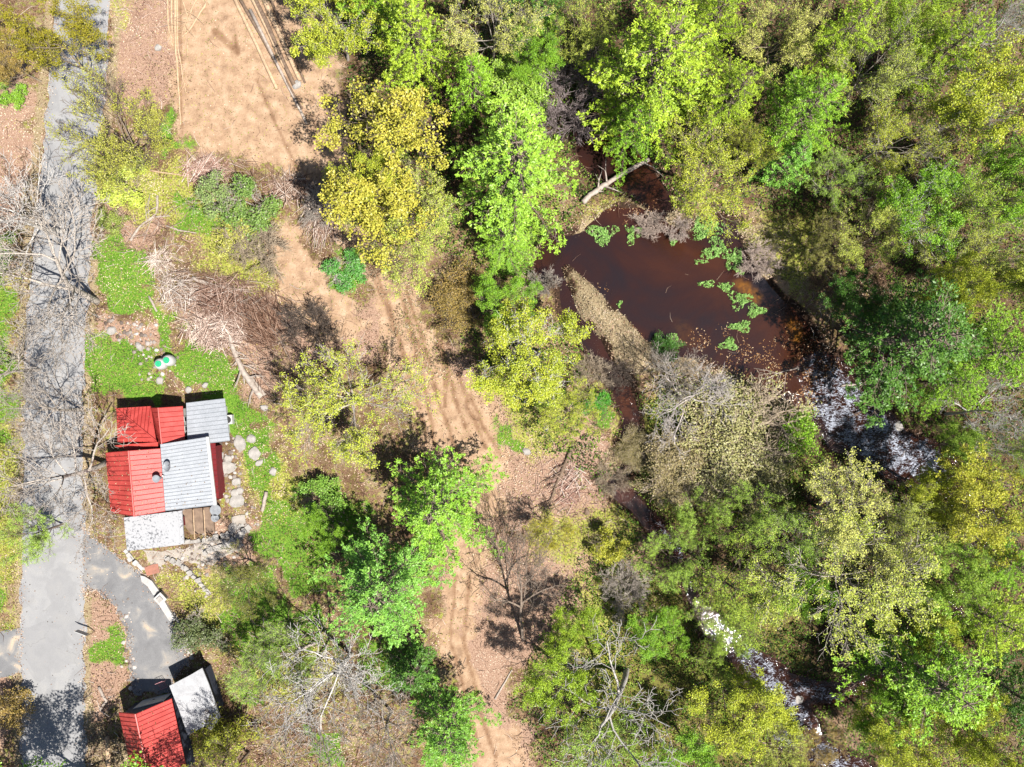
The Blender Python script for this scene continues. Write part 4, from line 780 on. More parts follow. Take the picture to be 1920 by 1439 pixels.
# ---------------------------------------------------------------- trees
def grow(rs, segs, tips, p, d, L, r, lvl, cfg):
    n = cfg['sub'][lvl]; kids = cfg['kids'][lvl] if lvl < len(cfg['kids']) else 0
    up = cfg.get('up', .15); wob = cfg.get('wob', .22) * (1 + .3 * lvl); q = np.array(p, float); d = np.array(d, float); r0 = r
    pts = [(q.copy(), d.copy(), r)]
    for i in range(n):
        d = d + rs.normal(0, wob, 3) * np.array([1, 1, .7]) + np.array([0, 0, up * (1 if lvl else .3)]); d /= np.linalg.norm(d)
        q2 = q + d * L / n; r2 = r0 * (1 - (i + 1) / n * cfg.get('taper', .65)); segs.append((q.copy(), q2.copy(), r, r2, lvl)); q = q2; r = r2; pts.append((q.copy(), d.copy(), r))
    if not kids:
        tips.append((q, d)); tips.append((pts[len(pts) // 2][0], d)) ; return
    for k in range(kids):
        f = cfg['start'][lvl] + (1 - cfg['start'][lvl]) * (k + rs.uniform(.2, .9)) / kids; j = min(int(f * n), n - 1); a, b = pts[j], pts[j + 1]; g = f * n - j; pos = a[0] * (1 - g) + b[0] * g
        ax = a[1]; ph = k * 2.4 + rs.uniform(-.6, .6) + lvl; e1 = np.cross(ax, [0.3, .2, 1.0] if abs(ax[2]) < .9 else [1.0, .1, 0]); e1 /= np.linalg.norm(e1); e2 = np.cross(ax, e1); t = math.radians(rs.uniform(*cfg['ang'][lvl]))
        nd = ax * math.cos(t) + (e1 * math.cos(ph) + e2 * math.sin(ph)) * math.sin(t)
        if lvl and nd[2] < -.25: nd[2] = -.1
        grow(rs, segs, tips, pos, nd / np.linalg.norm(nd), L * rs.uniform(*cfg['len'][lvl]) * (1 - .35 * f if lvl == 0 else 1 - .25 * f), max(b[2] * cfg['rr'], cfg['rmin']), lvl + 1, cfg)
    tips.append((q, d))
def skel_mesh(name, segs, rmin):
    big = [s for s in segs if s[4] <= 1]; sml = [s for s in segs if s[4] > 1]; Vs = []; Fs = []; off = 0
    for grp, k in ((big, 7), (sml, 3)):
        if not grp: continue
        P0 = np.array([s[0] for s in grp]); P1 = np.array([s[1] for s in grp]); R0 = np.maximum(np.array([s[2] for s in grp]), rmin); R1 = np.maximum(np.array([s[3] for s in grp]), rmin * .6)
        d = P1 - P0; P1 = P1 + d * .03; V, F = tubes(P0, P1, R0, R1, k); Vs.append(V); Fs.append(F + off); off += len(V)
    return np.concatenate(Vs), np.concatenate(Fs)
PROTO = {}
def proto(key, stem, leaf, R, H, names=('trunk', 'crown')):
    sm = bpy.data.meshes.new(key + '_stem'); o = link(key + '_stem', *stem, BARK, sm=True); me_s = o.data; bpy.data.objects.remove(o); me_l = None
    if leaf is not None:
        V, F, rn = leaf; o = link(key + '_leaf', V, F, LEAF, rnd=rn); me_l = o.data; bpy.data.objects.remove(o)
    PROTO[key] = (me_s, me_l, R, H, names)
def deciduous(key, seed, H=18, trunk=.42, kids=(7, 5, 5, 4), ln=((.75, 1.0), (.5, .7), (.45, .65), (.45, .7)), ang=((35, 62), (25, 55), (25, 60), (25, 60)), leaf_n=10, leaf_s=.22, spread=.55, keep=1.0, rmin=.016, r=.26, up=.10, wob=.16, names=('trunk', 'crown'), multi=1, clump=None, flat=.6):
    rs = np.random.RandomState(seed); segs = []; tips = []
    cfg = dict(kids=kids, sub=(5, 5, 4, 3, 2), start=(.42, .25, .2, .2), ang=ang, len=ln, rr=.62, rmin=rmin, up=up, wob=wob, taper=.6)
    for m in range(multi):
        a = m * 2 * math.pi / multi + rs.uniform(-.4, .4); d = np.array([math.cos(a) * .35, math.sin(a) * .35, 1.0]) if multi > 1 else np.array([rs.uniform(-.06, .06), rs.uniform(-.06, .06), 1.0])
        p = np.array([math.cos(a) * .25, math.sin(a) * .25, -.2]) if multi > 1 else np.array([0, 0, -.25])
        grow(rs, segs, tips, p, d / np.linalg.norm(d), H * .62 * (rs.uniform(.7, 1) if multi > 1 else 1), r, 0, cfg)
    T = np.array([t[0] for t in tips]); T = T[T[:, 2] > H * .12]; Hm = T[:, 2].max(); Rr = np.percentile(np.hypot(T[:, 0] - T[:, 0].mean(), T[:, 1] - T[:, 1].mean()), 93)
    leaf = None
    if leaf_n:
        g = fbm(T[:, 0] + 40, T[:, 1] + 40 + T[:, 2] * .7, 2.2, 2, seed); T2 = T[g > np.quantile(g, 1 - keep)]; g2 = g[g > np.quantile(g, 1 - keep)]
        if clump: q_ = rs.rand(len(T2)) < clump; T2 = T2[q_]; g2 = g2[q_]
        n = np.maximum(1, (leaf_n * rs.uniform(.3, 1.7, len(T2))).astype(int)); c = np.repeat(T2, n, 0); gg = np.repeat(rs.uniform(0, 1, len(T2)) * .5 + g2 * .5, n)
        o = rs.normal(size=c.shape); o /= np.linalg.norm(o, axis=1)[:, None]; c = c + o * (rs.uniform(0, 1, len(c)) ** .5 * spread)[:, None] * np.array([1, 1, flat])
        V, F = quads(c, leaf_s, .55, seed, .75); leaf = (V, F, np.clip(gg * .6 + rs.uniform(0, .4, len(c)), 0, 1))
    proto(key, skel_mesh(key, segs, rmin), leaf, Rr, Hm, names)
def pine(key, seed, H=19, R=5.5, dens=1.0, tuft=18, leaf_s=.205):
    """tiered evergreen: whorls of limbs, each with side sprays ending in tufts"""
    rs = np.random.RandomState(seed); segs = []; C_ = []; D_ = []; gv = []
    top = np.array([rs.uniform(-.4, .4), rs.uniform(-.4, .4), H]); 
    for i in range(8):
        f0, f1 = i / 8, (i + 1) / 8; segs.append((top * np.array([f0, f0, f0]), top * f1, .24 * (1 - f0) + .03, .24 * (1 - f1) + .03, 0))
    z = H * .2; sect = rs.uniform(.6, 1.12, 9)
    while z < H - .3:
        f = (z - H * .2) / (H * .8); rad = R * (1 - f ** 1.3) ** .72 * (1 if f > .1 else .8)
        nb = rs.randint(4, 7) if f < .85 else 4; a0 = rs.uniform(0, 6.28)
        for b in range(nb):
            a = a0 + b * 2 * math.pi / nb + rs.uniform(-.35, .35); s_ = sect[int((a % 6.283) / 6.284 * 9)]; L = max(.5, rad * s_ * rs.uniform(.45, 1.2)); el = rs.uniform(-.02, .22) + .4 * f
            base = top * (z / H); d = np.array([math.cos(a), math.sin(a), el]); P = []
            for j in range(5): t = j / 4; P.append(base + d * L * t + np.array([0, 0, -.22 * L * t * (1 - t) + .05 * L * t * t]) + rs.normal(0, .09, 3) * t)
            for j in range(4): segs.append((P[j], P[j + 1], .06 * (1 - j / 4) + .012, .06 * (1 - (j + 1) / 4) + .010, 2))
            t = .34; cl = rs.uniform(0, 1)
            while t <= 1.0:
                q = P[int(min(t * 4, 3.99))] * (1 - (t * 4 % 1)) + P[min(int(t * 4) + 1, 4)] * (t * 4 % 1)
                for sd in (-1, 1):
                    a2 = a + sd * rs.uniform(.45, .95); l2 = (.09 + .24 * (1 - t)) * min(L, 4.2) * rs.uniform(.5, 1.25) + .22; d2 = np.array([math.cos(a2), math.sin(a2), rs.uniform(.0, .35)])
                    e = q + d2 * l2; segs.append((q, e, .018, .008, 2)); m = max(1, int(l2 / .34))
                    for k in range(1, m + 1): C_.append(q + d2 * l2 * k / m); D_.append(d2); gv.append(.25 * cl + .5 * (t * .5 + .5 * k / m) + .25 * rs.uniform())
                t += .40 / L / dens
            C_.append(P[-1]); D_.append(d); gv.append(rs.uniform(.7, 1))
        z += rs.uniform(.7, 1.35) / dens
    C_ = np.array(C_); D_ = np.array(D_); gv = np.array(gv); n = rs.randint(int(tuft * .6), int(tuft * 1.5), len(C_)); c = np.repeat(C_, n, 0); d = np.repeat(D_, n, 0); g = np.repeat(gv, n)
    o = rs.normal(size=c.shape); o[:, 2] = np.abs(o[:, 2]) * .8 - .1; dirs = d * 1.1 + o * .8; dirs /= np.linalg.norm(dirs, axis=1)[:, None]; c = c + dirs * leaf_s * .55 + rs.normal(0, .08, c.shape)
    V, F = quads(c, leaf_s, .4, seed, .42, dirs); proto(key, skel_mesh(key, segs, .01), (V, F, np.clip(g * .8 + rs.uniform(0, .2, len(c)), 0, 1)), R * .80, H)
for s in range(4): pine('pine%d' % s, 100 + s, H=19 + s, R=5.4 + .3 * s)
pine('spruce0', 120, H=12, R=3.0, dens=1.2); pine('spruce1', 121, H=12, R=2.6, dens=1.2)
for s in range(2): deciduous('maple%d' % s, 200 + s, leaf_n=38, leaf_s=.215, spread=.72, kids=(8, 6, 5, 4), keep=.85, rmin=.026, clump=.34, flat=.5)
for s in range(3): deciduous('leafy%d' % s, 210 + s, leaf_n=46, leaf_s=.21, spread=.80, kids=(8, 6, 5, 4), keep=.82, rmin=.024, clump=.28, flat=.5)
for s in range(4): deciduous('bud%d' % s, 220 + s, leaf_n=6, leaf_s=.15, spread=.38, kids=(12, 7, 5, 4), ang=((30, 60), (15, 38), (15, 38), (15, 40)), rmin=.024, wob=.07, keep=.85, clump=.85)
for s in range(4): deciduous('bare%d' % s, 230 + s, leaf_n=0, kids=(8, 7, 5, 4), rmin=.032, r=.38, wob=.13, up=.06, ang=((35, 70), (28, 60), (25, 60), (25, 60)))
deciduous('dead0', 243, leaf_n=0, kids=(7, 6, 4, 3), rmin=.045, r=.42, wob=.20, up=.02, ang=((50, 80), (35, 60), (30, 60), (30, 60)), ln=((.8, 1.1), (.5, .7), (.5, .7), (.45, .7)))
SB = dict(names=('stems', 'foliage'), multi=7, H=4.2, r=.045, kids=(5, 4, 4), trunk=.1)
for s in range(3): deciduous('bush%d' % s, 250 + s, leaf_n=14, leaf_s=.13, spread=.42, keep=.7, clump=.3, ang=((25, 60), (25, 60), (25, 60)), ln=((.4, .6), (.5, .7), (.5, .7)), rmin=.012, up=.02, **SB)
for s in range(3): deciduous('twig%d' % s, 260 + s, leaf_n=0 if s < 2 else 4, leaf_s=.11, spread=.3, ang=((12, 40), (12, 40), (12, 45)), ln=((.5, .7), (.5, .7), (.5, .8)), rmin=.010, up=.06, wob=.10, **{**SB, 'multi': 14, 'r': .035, 'kids': (7, 6, 5)})

deciduous('thicket0', 270, leaf_n=5, leaf_s=.11, spread=.55, keep=.8, ang=((15, 45), (12, 45), (12, 45)), ln=((.5, .7), (.5, .7), (.5, .8)), rmin=.022, up=.05, wob=.12, names=('stems', 'foliage'), multi=22, H=8, r=.06, kids=(6, 5, 4))
LIME = (.26, .385, .03); GREEN = (.17, .33, .025); TEAL = (.14, .32, .045); DKG = (.06, .15, .02); YEL = (.385, .36, .05); YLG = (.33, .38, .035); OLV = (.33, .39, .06); PALE = (.44, .46, .11); GRNOL = (.25, .39, .05); GREYG = (.19, .27, .09); RUST = (.26, .19, .05)
BG = (.40, .36, .32); BW = (.54, .52, .50); BB = (.20, .16, .13); BT = (.34, .28, .21); BD = (.13, .105, .09)
KIND = {'pine': ('pine_tree', 'pine tree'), 'spruce': ('pine_tree', 'pine tree'), 'maple': ('maple_tree', 'tree'), 'leafy': ('leafy_tree', 'tree'), 'bud': ('budding_tree', 'tree'), 'bare': ('bare_tree', 'tree'), 'dead': ('dead_tree', 'tree'), 'bush': ('leafy_bush', 'bush'), 'twig': ('twiggy_bush', 'bush'), 'thicket': ('thicket', 'thicket')}
GRP = {'pine_tree': 'tall pines of the wood', 'maple_tree': 'golden flowering maples', 'leafy_tree': 'green broadleaf trees in new leaf', 'budding_tree': 'half bare trees coming into bud', 'bare_tree': 'leafless trees', 'dead_tree': 'dead trees', 'leafy_bush': 'green bushes', 'twiggy_bush': 'leafless bushes', 'thicket': 'dry thickets by the water'}
_tr = random.Random(77)
def tree(key, u, v, rpx, h, leafc, barkc, label, rot=None, lean=None, base=None, rr=None):
    """u, v: where the crown shows in the photo, rpx its radius there; h: height in metres.  base: pixel of the foot if it leans"""
    ms, ml, R, H, names = PROTO[key]; zc = h * (.72 if not key.startswith(('bush', 'twig', 'thicket')) else .6); zc = min(zc, 30)
    x, y = G(u, v, zc); Rw = rpx / 20 * (CAMH - zc) / CAMH; s = Rw / R; sz = h / H; nm, cat = KIND[key.rstrip('0123456789')]
    z = hz(x, y); t = empty(nm, (x, y, z - .05), rot if rot is not None else _tr.uniform(0, 6.28), label=label, cat=cat, group=GRP[nm])
    if base:
        bx, by = G(*base); t.location = (bx, by, hz(bx, by) - .05); off = Vector((x - bx, y - by, 0)) / zc
        rz = t.rotation_euler.z; t.rotation_euler = (0, 0, 0); sh = Matrix(((1, 0, off.x, 0), (0, 1, off.y, 0), (0, 0, 1, 0), (0, 0, 0, 1)))
        tr = sh @ Matrix.Rotation(rz, 4, 'Z') @ Matrix.Diagonal((s, s, sz, 1))
        o = bpy.data.objects.new(names[0], ms.copy()); o.data.transform(tr); COL.objects.link(o); o.parent = t; o.color = (*barkc, 1)
        if ml and leafc: o = bpy.data.objects.new(names[1], ml.copy()); o.data.transform(tr); COL.objects.link(o); o.parent = t; o.color = (*leafc, 1)
        return t
    t.scale = (s, s, sz)
    o = bpy.data.objects.new(names[0], ms); COL.objects.link(o); o.parent = t; o.color = (*barkc, 1)
    if ml and leafc: o = bpy.data.objects.new(names[1], ml); COL.objects.link(o); o.parent = t; o.color = (*leafc, 1)
    return t
T = [
 # key, u, v, r, h, leaf, bark, label
 ('leafy0', 85, 80, 80, 17, (.24, .22, .02), BT, 'olive brown crown leaning over the top of the road, trunk showing at its lower right'),
 ('bud0', 190, 250, 114, 15, (.28, .29, .045), BB, 'wide yellow green crown spread over the road below the olive brown one'),
 ('bare0', 75, 545, 175, 15, None, BG, 'big pale bare tree spreading over the road beside the bright lawn'),
 ('bare1', 105, 885, 150, 14, None, BG, 'bare tree over the road just west of the red-roofed house'),
 ('bare2', 20, 400, 120, 14, None, BW, 'white limbed bare tree west of the road, upper part of the photo'),
 ('bud3', 62, 1000, 66, 8, GRNOL, BB, 'thin budding tree over the road north of the driveway mouth'),
 ('bare3', -30, 690, 90, 13, None, BG, 'bare tree on the left edge of the photo beyond the road, halfway down'),
 ('maple0', 742, 232, 134, 19, YEL, BB, 'big golden yellow maple at the east side of the sandy clearing'),
 ('maple1', 690, 345, 84, 16, YLG, BB, 'smaller yellow green maple below the big golden one'),
 ('pine0', 972, 300, 142, 20, (.20, .36, .035), BB, 'huge bright feathery pine between the golden maple and the pond'),
 ('bud1', 765, 430, 112, 13, OLV, BT, 'round hazy olive tree beside the upper end of the track'),
 ('bud2', 920, 45, 95, 15, PALE, BG, 'pale fine twigged budding tree at the top, right of the dark gap'),
 ('pine1', 775, 55, 85, 18, LIME, BB, 'bright pine at the top edge above the golden maple'),
 ('leafy1', 610, 30, 100, 15, YLG, BG, 'yellow green tree at the top edge over the log stack shade'),
 ('spruce0', 885, 150, 52, 14, GREEN, BB, 'narrow bright green tree tucked behind the golden maple'),
 ('twig0', 1075, 175, 88, 7, None, (.30, .25, .25), 'purplish bare twiggy bush north east of the huge pine'),
 ('twig2', 985, 150, 60, 6, GRNOL, BG, 'thin grey green bush between the pale budding tree and the purplish bush'),
 ('pine2', 1240, 100, 135, 22, LIME, BB, 'tall lime green pine at the top centre, the broadest there'),
 ('leafy2', 1015, 70, 60, 12, GREEN, BB, 'small green tree below the pale budding one near the top'),
 ('bud0', 1090, 50, 70, 13, OLV, BB, 'olive budding tree in the shade left of the broadest top pine'),
 ('pine3', 1385, 165, 70, 18, LIME, BB, 'lime pine leaning against the right side of the broadest top pine'),
 ('pine0', 1195, 225, 62, 15, GREEN, BB, 'green pine hanging over the dark stream inlet'),
 ('bud3', 1480, 45, 88, 15, PALE, BT, 'pale budding tree at the top between two lime pines'),
 ('pine1', 1600, 50, 68, 19, LIME, BB, 'narrow lime pine at the top edge right of the pale budding tree'),
 ('pine2', 1530, 195, 88, 19, GREEN, BB, 'dense green pine with deep shade in its crown, upper right'),
 ('bud1', 1330, 310, 105, 13, YLG, BT, 'round yellow olive budding tree on the north bank of the pond'),
 ('bud2', 1420, 270, 50, 13, YLG, BT, 'yellow tipped tree joined to the round one on the north bank'),
 ('spruce1', 1487, 300, 42, 12, TEAL, BB, 'small blue green conifer below the dense green pine'),
 ('bud3', 1670, 110, 100, 16, (.30, .36, .06), BG, 'brownish green half bare tree in the upper right wood'),
 ('pine3', 1800, 80, 66, 19, LIME, BB, 'bright pine near the top right corner, left of the white bare tree'),
 ('bare2', 1895, 50, 75, 17, None, BW, 'white bare tree in the top right corner'),
 ('leafy0', 1845, 205, 105, 18, YLG, BG, 'broad yellow lime tree on the right edge below the corner'),
 ('bud0', 1700, 245, 78, 14, YLG, BG, 'thin green tree behind the broad yellow lime one'),
 ('bud1', 1580, 330, 60, 11, GRNOL, BG, 'low thin tree with white twigs beside the blue green conifer'),
 ('leafy1', 1735, 375, 88, 16, GREEN, BW, 'green tree with white limbs above the dark wooded bank'),
 ('bud2', 1645, 445, 82, 13, OLV, BT, 'olive budding tree overhanging the dark eastern bank of the pond'),
 ('bud3', 1850, 385, 90, 16, LIME, BG, 'green budding tree on the right edge, one third down'),
 ('bud0', 1845, 490, 82, 15, OLV, BG, 'olive thin tree on the right edge just above the dark pine'),
 ('pine0', 1735, 630, 142, 20, DKG, BB, 'broad dark green pine with a lime rim east of the pond'),
 ('leafy2', 1820, 560, 62, 21, YLG, BB, 'lime top of a tree rising from the rim of the dark pine'),
 ('pine1', 1880, 660, 85, 19, GREEN, BB, 'green pine against the right edge beside the dark one'),
 ('pine3', 1800, 715, 60, 14, GREEN, BB, 'lower green pine hanging over the rapids from the east'),
 ('bare1', 1885, 785, 88, 15, None, BW, 'silvery bare tree on the right edge below the dark pine'),
 ('maple1', 1845, 950, 112, 17, (.33, .34, .035), BB, 'yellow flowering tree on the right edge of the lower wood'),
 ('leafy0', 1745, 925, 60, 13, YLG, BT, 'yellow green tree just left of the yellow flowering one'),
 ('bud2', 1615, 985, 120, 16, PALE, BG, 'large pale olive tree with radiating white limbs below the rapids'),
 ('bud3', 1700, 1000, 80, 14, OLV, BG, 'olive tree between the large pale one and the yellow flowering one'),
 ('bare3', 1305, 755, 95, 10, None, (.48, .44, .42), 'grey bare tree with radiating twigs on the south bank of the pond'),
 ('bare0', 1260, 690, 60, 8, None, BG, 'slim grey bare sapling at the south bank of the pond'),
 ('thicket0', 1390, 835, 118, 6, (.24, .235, .085), BT, 'wide dry olive thicket south of the pond'),
 ('thicket0', 1290, 880, 80, 5, (.24, .20, .09), BT, 'brown thicket beside the dark narrow brook'),
 ('bush0', 1500, 810, 48, 5, GREEN, BB, 'bright green bush at the foot of the rapids'),
 ('bud0', 1620, 1115, 150, 17, OLV, BG, 'very wide olive budding tree, centre of the lower right wood'),
 ('bud0', 1385, 1120, 92, 14, (.27, .38, .04), BB, 'green budding tree left of the very wide olive one'),
 ('bud3', 1420, 960, 68, 12, GRNOL, BB, 'shaded green tree under the wide dry thicket'),
 ('bud1', 1500, 1010, 70, 13, GRNOL, BG, 'thin green tree between the large pale one and its green neighbour'),
 ('pine2', 1770, 1290, 132, 18, GREEN, BB, 'large pine of the lower right corner wood, half in shade'),
 ('pine1', 1880, 1170, 78, 16, LIME, BB, 'lime pine on the right edge above the corner pine'),
 ('leafy0', 1850, 1390, 70, 16, YLG, BB, 'yellow lime tree in the bottom right corner'),
 ('leafy1', 1700, 1415, 78, 14, YLG, BB, 'yellow lime tree on the bottom edge beside the sand bar'),
 ('leafy2', 1375, 1340, 88, 13, YLG, BB, 'yellow green tree on the bottom edge west of the white water'),
 ('bud2', 1470, 1440, 75, 12, OLV, BT, 'rusty olive tree on the bottom edge below the white water'),
 ('bud3', 1280, 1060, 70, 10, GRNOL, BB, 'shaded olive tree over the narrow brook'),
 ('bud2', 1370, 1230, 70, 11, (.24, .36, .04), BB, 'low green tree on the west bank of the white water'),
 ('leafy2', 1015, 650, 104, 12, YLG, BW, 'round lime tree with white forking limbs between track and pond'),
 ('leafy1', 940, 575, 62, 9, GREEN, BB, 'darker green tree behind the round lime one'),
 ('bud1', 1070, 770, 62, 8, YLG, BT, 'small yellow lime tree below the round one beside the track'),
 ('pine3', 945, 445, 66, 9, GREEN, BB, 'low green pine between the huge pine and the pond corner'),
 ('bud0', 640, 750, 128, 13, YLG, BG, 'round olive yellow tree alone east of the long pale trunk'),
 ('pine1', 810, 960, 112, 15, (.17, .34, .03), BB, 'bright green pine with white twigs, in the middle of the lower half'),
 ('pine2', 705, 1115, 118, 16, TEAL, BB, 'cool green feathery pine just below the bright one'),
 ('leafy0', 615, 1000, 46, 8, GREEN, BB, 'small tree on the grass just west of the two middle pines'),
 ('bud2', 1037, 1000, 48, 7, (.33, .31, .02), BT, 'small mustard coloured tree beside the lower track'),
 ('bush1', 1146, 1020, 32, 4, (.34, .35, .04), BT, 'little yellow bush right of the mustard tree'),
 ('leafy1', 1030, 1285, 70, 13, LIME, BB, 'lime green tree casting black shade on the lower track'),
 ('leafy2', 1095, 1190, 48, 9, LIME, BB, 'small lime tree above the dead grey one'),
 ('dead0', 1205, 1330, 150, 15, None, (.42, .40, .38), 'large dead grey tree with crooked white limbs at the bottom'),
 ('pine0', 840, 1380, 88, 13, (.12, .28, .03), BB, 'green pine on the bottom edge left of the lower track'),
 ('spruce1', 770, 1270, 48, 10, DKG, BB, 'narrow dark conifer above the bottom edge pine'),
 ('bare3', 615, 1300, 125, 16, None, BW, 'tall bare tree with long shadow in the lower left wood'),
 ('dead0', 540, 1395, 105, 13, None, (.36, .33, .30), 'bare crooked pale tree on the bottom edge east of the garage'),
 ('bare2', 710, 1400, 85, 12, None, BG, 'grey bare tree on the bottom edge left of the pine'),
 ('bud3', 445, 1085, 66, 9, (.16, .17, .03), BB, 'thin upright olive tree on the bank below the terrace'),
 ('bush2', 368, 1185, 52, 3.2, (.10, .13, .05), BG, 'grey green bush on the bank above the driveway end'),
 ('bush0', 402, 365, 46, 4.5, GREYG, BG, 'grey green bush below the clearing, western of a pair'),
 ('bush1', 468, 375, 50, 5.0, (.14, .23, .05), BG, 'green bush below the clearing, eastern of a pair'),
 ('bush1', 235, 335, 50, 3, OLV, BT, 'low olive bush on the verge below the yellow green tree'),
 ('bush0', 205, 415, 30, 2, (.20, .26, .05), BT, 'small green bush between the road and the bare patch'),
 ('bush0', 435, 445, 44, 2.4, (.30, .31, .06), BT, 'yellowish bush below the pair of green bushes'),
 ('bush1', 590, 940, 40, 4, (.15, .28, .04), BB, 'green bush in the deep shade north of the cool green pine'),
 ('thicket0', 1195, 845, 38, 2.5, (.20, .17, .07), BT, 'brown thicket leaning over the middle of the brook'),
 ('twig0', 1150, 905, 34, 2.2, None, BT, 'leafless brown bush on the west bank at the brook bend'),
 ('twig1', 1165, 700, 34, 2, None, BD, 'dark leafless bush where the brook leaves the reed bank'),
 ('twig1', 1105, 700, 34, 2, None, BT, 'leafless bush at the east foot of the round lime tree'),
 ('bush2', 1030, 745, 36, 2.5, (.22, .33, .04), BB, 'green bush under the small yellow lime tree'),
 ('leafy0', 1640, 560, 60, 12, DKG, BB, 'dark tree in the shade west of the dark pine'),
 ('bud1', 1560, 450, 55, 9, (.24, .24, .05), BT, 'small olive tree on the shaded slope east of the pond'),
 ('bud3', 1930, 860, 60, 13, GRNOL, BG, 'thin tree on the right edge below the silvery bare tree'),
 ('pine1', 1905, 1060, 62, 14, GREEN, BB, 'green conifer on the right edge under the yellow flowering tree'),
 ('leafy2', 1720, 1190, 60, 12, YLG, BB, 'lime tree at the north side of the corner pine'),
 ('bud2', 1550, 1400, 50, 6, RUST, BT, 'rusty thin tree on the sand bar'),
 ('bud1', 470, 1260, 55, 8, GRNOL, BG, 'thin greenish sapling north east of the white roofed shed'),
 ('twig1', 470, 460, 60, 3, None, BT, 'leafless bush under the pair of green bushes'),
 ('twig0', 580, 610, 55, 4, None, BD, 'dark leafless bush in shade north of the lone olive tree'),
 ('twig1', 600, 380, 40, 2.4, None, BG, 'grey leafless bush behind the fan-shaped twig heap'),
 ('bush1', 640, 500, 36, 2.2, (.08, .24, .04), BG, 'spiky green bush in the middle of the sand patches'),
 ('thicket0', 870, 560, 60, 4, RUST, BD, 'brown thicket on the east edge of the track'),
 ('bush0', 1250, 650, 30, 2, (.05, .14, .02), BB, 'dark green bush at the end of the reed bank'),
 ('bush2', 1120, 760, 34, 2.5, (.06, .24, .02), BB, 'vivid green bush beside the narrow brook'),
 ('twig1', 1225, 415, 30, 1.6, None, (.46, .38, .33), 'pinkish dry bush at the north rim of the pond'),
 ('twig0', 1275, 430, 26, 1.5, None, (.50, .42, .38), 'paler dry bush next to the pinkish one at the pond rim'),
 ('twig1', 1425, 480, 38, 2, None, (.44, .36, .32), 'dry pink grey bush on the east shore of the pond'),
 ('twig0', 1020, 530, 30, 3, None, BG, 'grey leafless bush at the western tip of the pond'),
 ('twig1', 1165, 1100, 50, 4, None, BG, 'round bare bush with dark shadow east of the leaning bare tree'),
 ('bud3', 1300, 985, 55, 8, GRNOL, BD, 'dark thin tree standing over the brook bend'),
 ('leafy0', 10, 110, 55, 9, RUST, BT, 'rusty low tree on the left edge near the top'),
 ('bush1', 15, 165, 26, 3, GREEN, BT, 'small green bush on the left edge opposite the cut grass'),
 ('bush2', 410, 1370, 60, 4, (.24, .25, .03), BB, 'yellow olive bush hiding the south east corner of the garage'),
 ('bush0', 20, 1330, 45, 3, RUST, BT, 'brown bush west of the road near the bottom'),
 ('bud1', 400, 1505, 85, 15, YLG, BB, 'yellow green tree at the bottom edge, shading the white roofed shed'),
 ('leafy1', 70, 1560, 165, 16, GREEN, BB, 'green tree at the bottom of the road, throwing leaf shade over it'),
 ('bare3', 350, 1610, 130, 17, None, BG, 'bare tree just below the bottom edge, shading the garage roof'),
 ('bud2', 540, 1230, 62, 10, GRNOL, BG, 'sparse tree between the feathery pine and the tall bare tree'),
 ('leafy2', 1250, 1200, 55, 8, GREEN, BB, 'low green tree between the dead grey one and the brook'),
 ('leafy0', 1660, 1330, 60, 11, GREEN, BB, 'small green tree on the shaded side of the corner pine'),
 ('pine2', 690, -30, 75, 16, GREEN, BB, 'shaded green pine cut by the top edge left of the bright pine'),
 ('pine0', 1010, -35, 80, 17, DKG, BB, 'dark pine cut by the top edge behind the pale budding tree'),
 ('leafy1', 1720, 20, 70, 17, LIME, BG, 'lime tree cut by the top edge in the upper right'),
 ('pine3', 1350, 25, 66, 20, LIME, BB, 'lime pine on the top edge beside the broadest one'),
 ('leafy2', 1960, 300, 90, 17, GREEN, BB, 'green tree cut by the right edge, one quarter down'),
 ('leafy0', 1960, 530, 85, 17, OLV, BB, 'olive tree cut by the right edge above the green pine'),
 ('pine1', 1950, 1330, 90, 18, DKG, BB, 'dark pine cut by the right edge in the lower corner'),
 ('leafy1', 1810, 1090, 70, 14, GRNOL, BB, 'shaded green tree under the yellow flowering one'),
 ('leafy2', 1825, 845, 45, 12, GRNOL, BB, 'dull green tree between the silvery bare tree and the rapids'),
 ('leafy1', 1500, 1110, 60, 11, GREEN, BB, 'low green tree left of the very wide olive crown, in its shade'),
 ('bud1', 1130, 1400, 80, 9, GRNOL, BB, 'thin green undergrowth tree beneath the dead grey one'),
 ('leafy0', 1290, 1410, 66, 9, GREEN, BB, 'green tree at the bottom edge between the dead tree and the yellow green one'),
]
for r_ in T:
    if r_[7]: tree(*r_)
# trees added by hand
tree('bare3', 60, 775, 90, 13, None, BG, 'extra bare tree added for its shadow over the road, between the two largest road trees', rot=1.0)  # put in for the branch shadows it throws on the road
tree('bare2', 985, 1065, 78, 11, None, BB, 'dark bare tree leaning north over the lower track', base=(980, 1200))
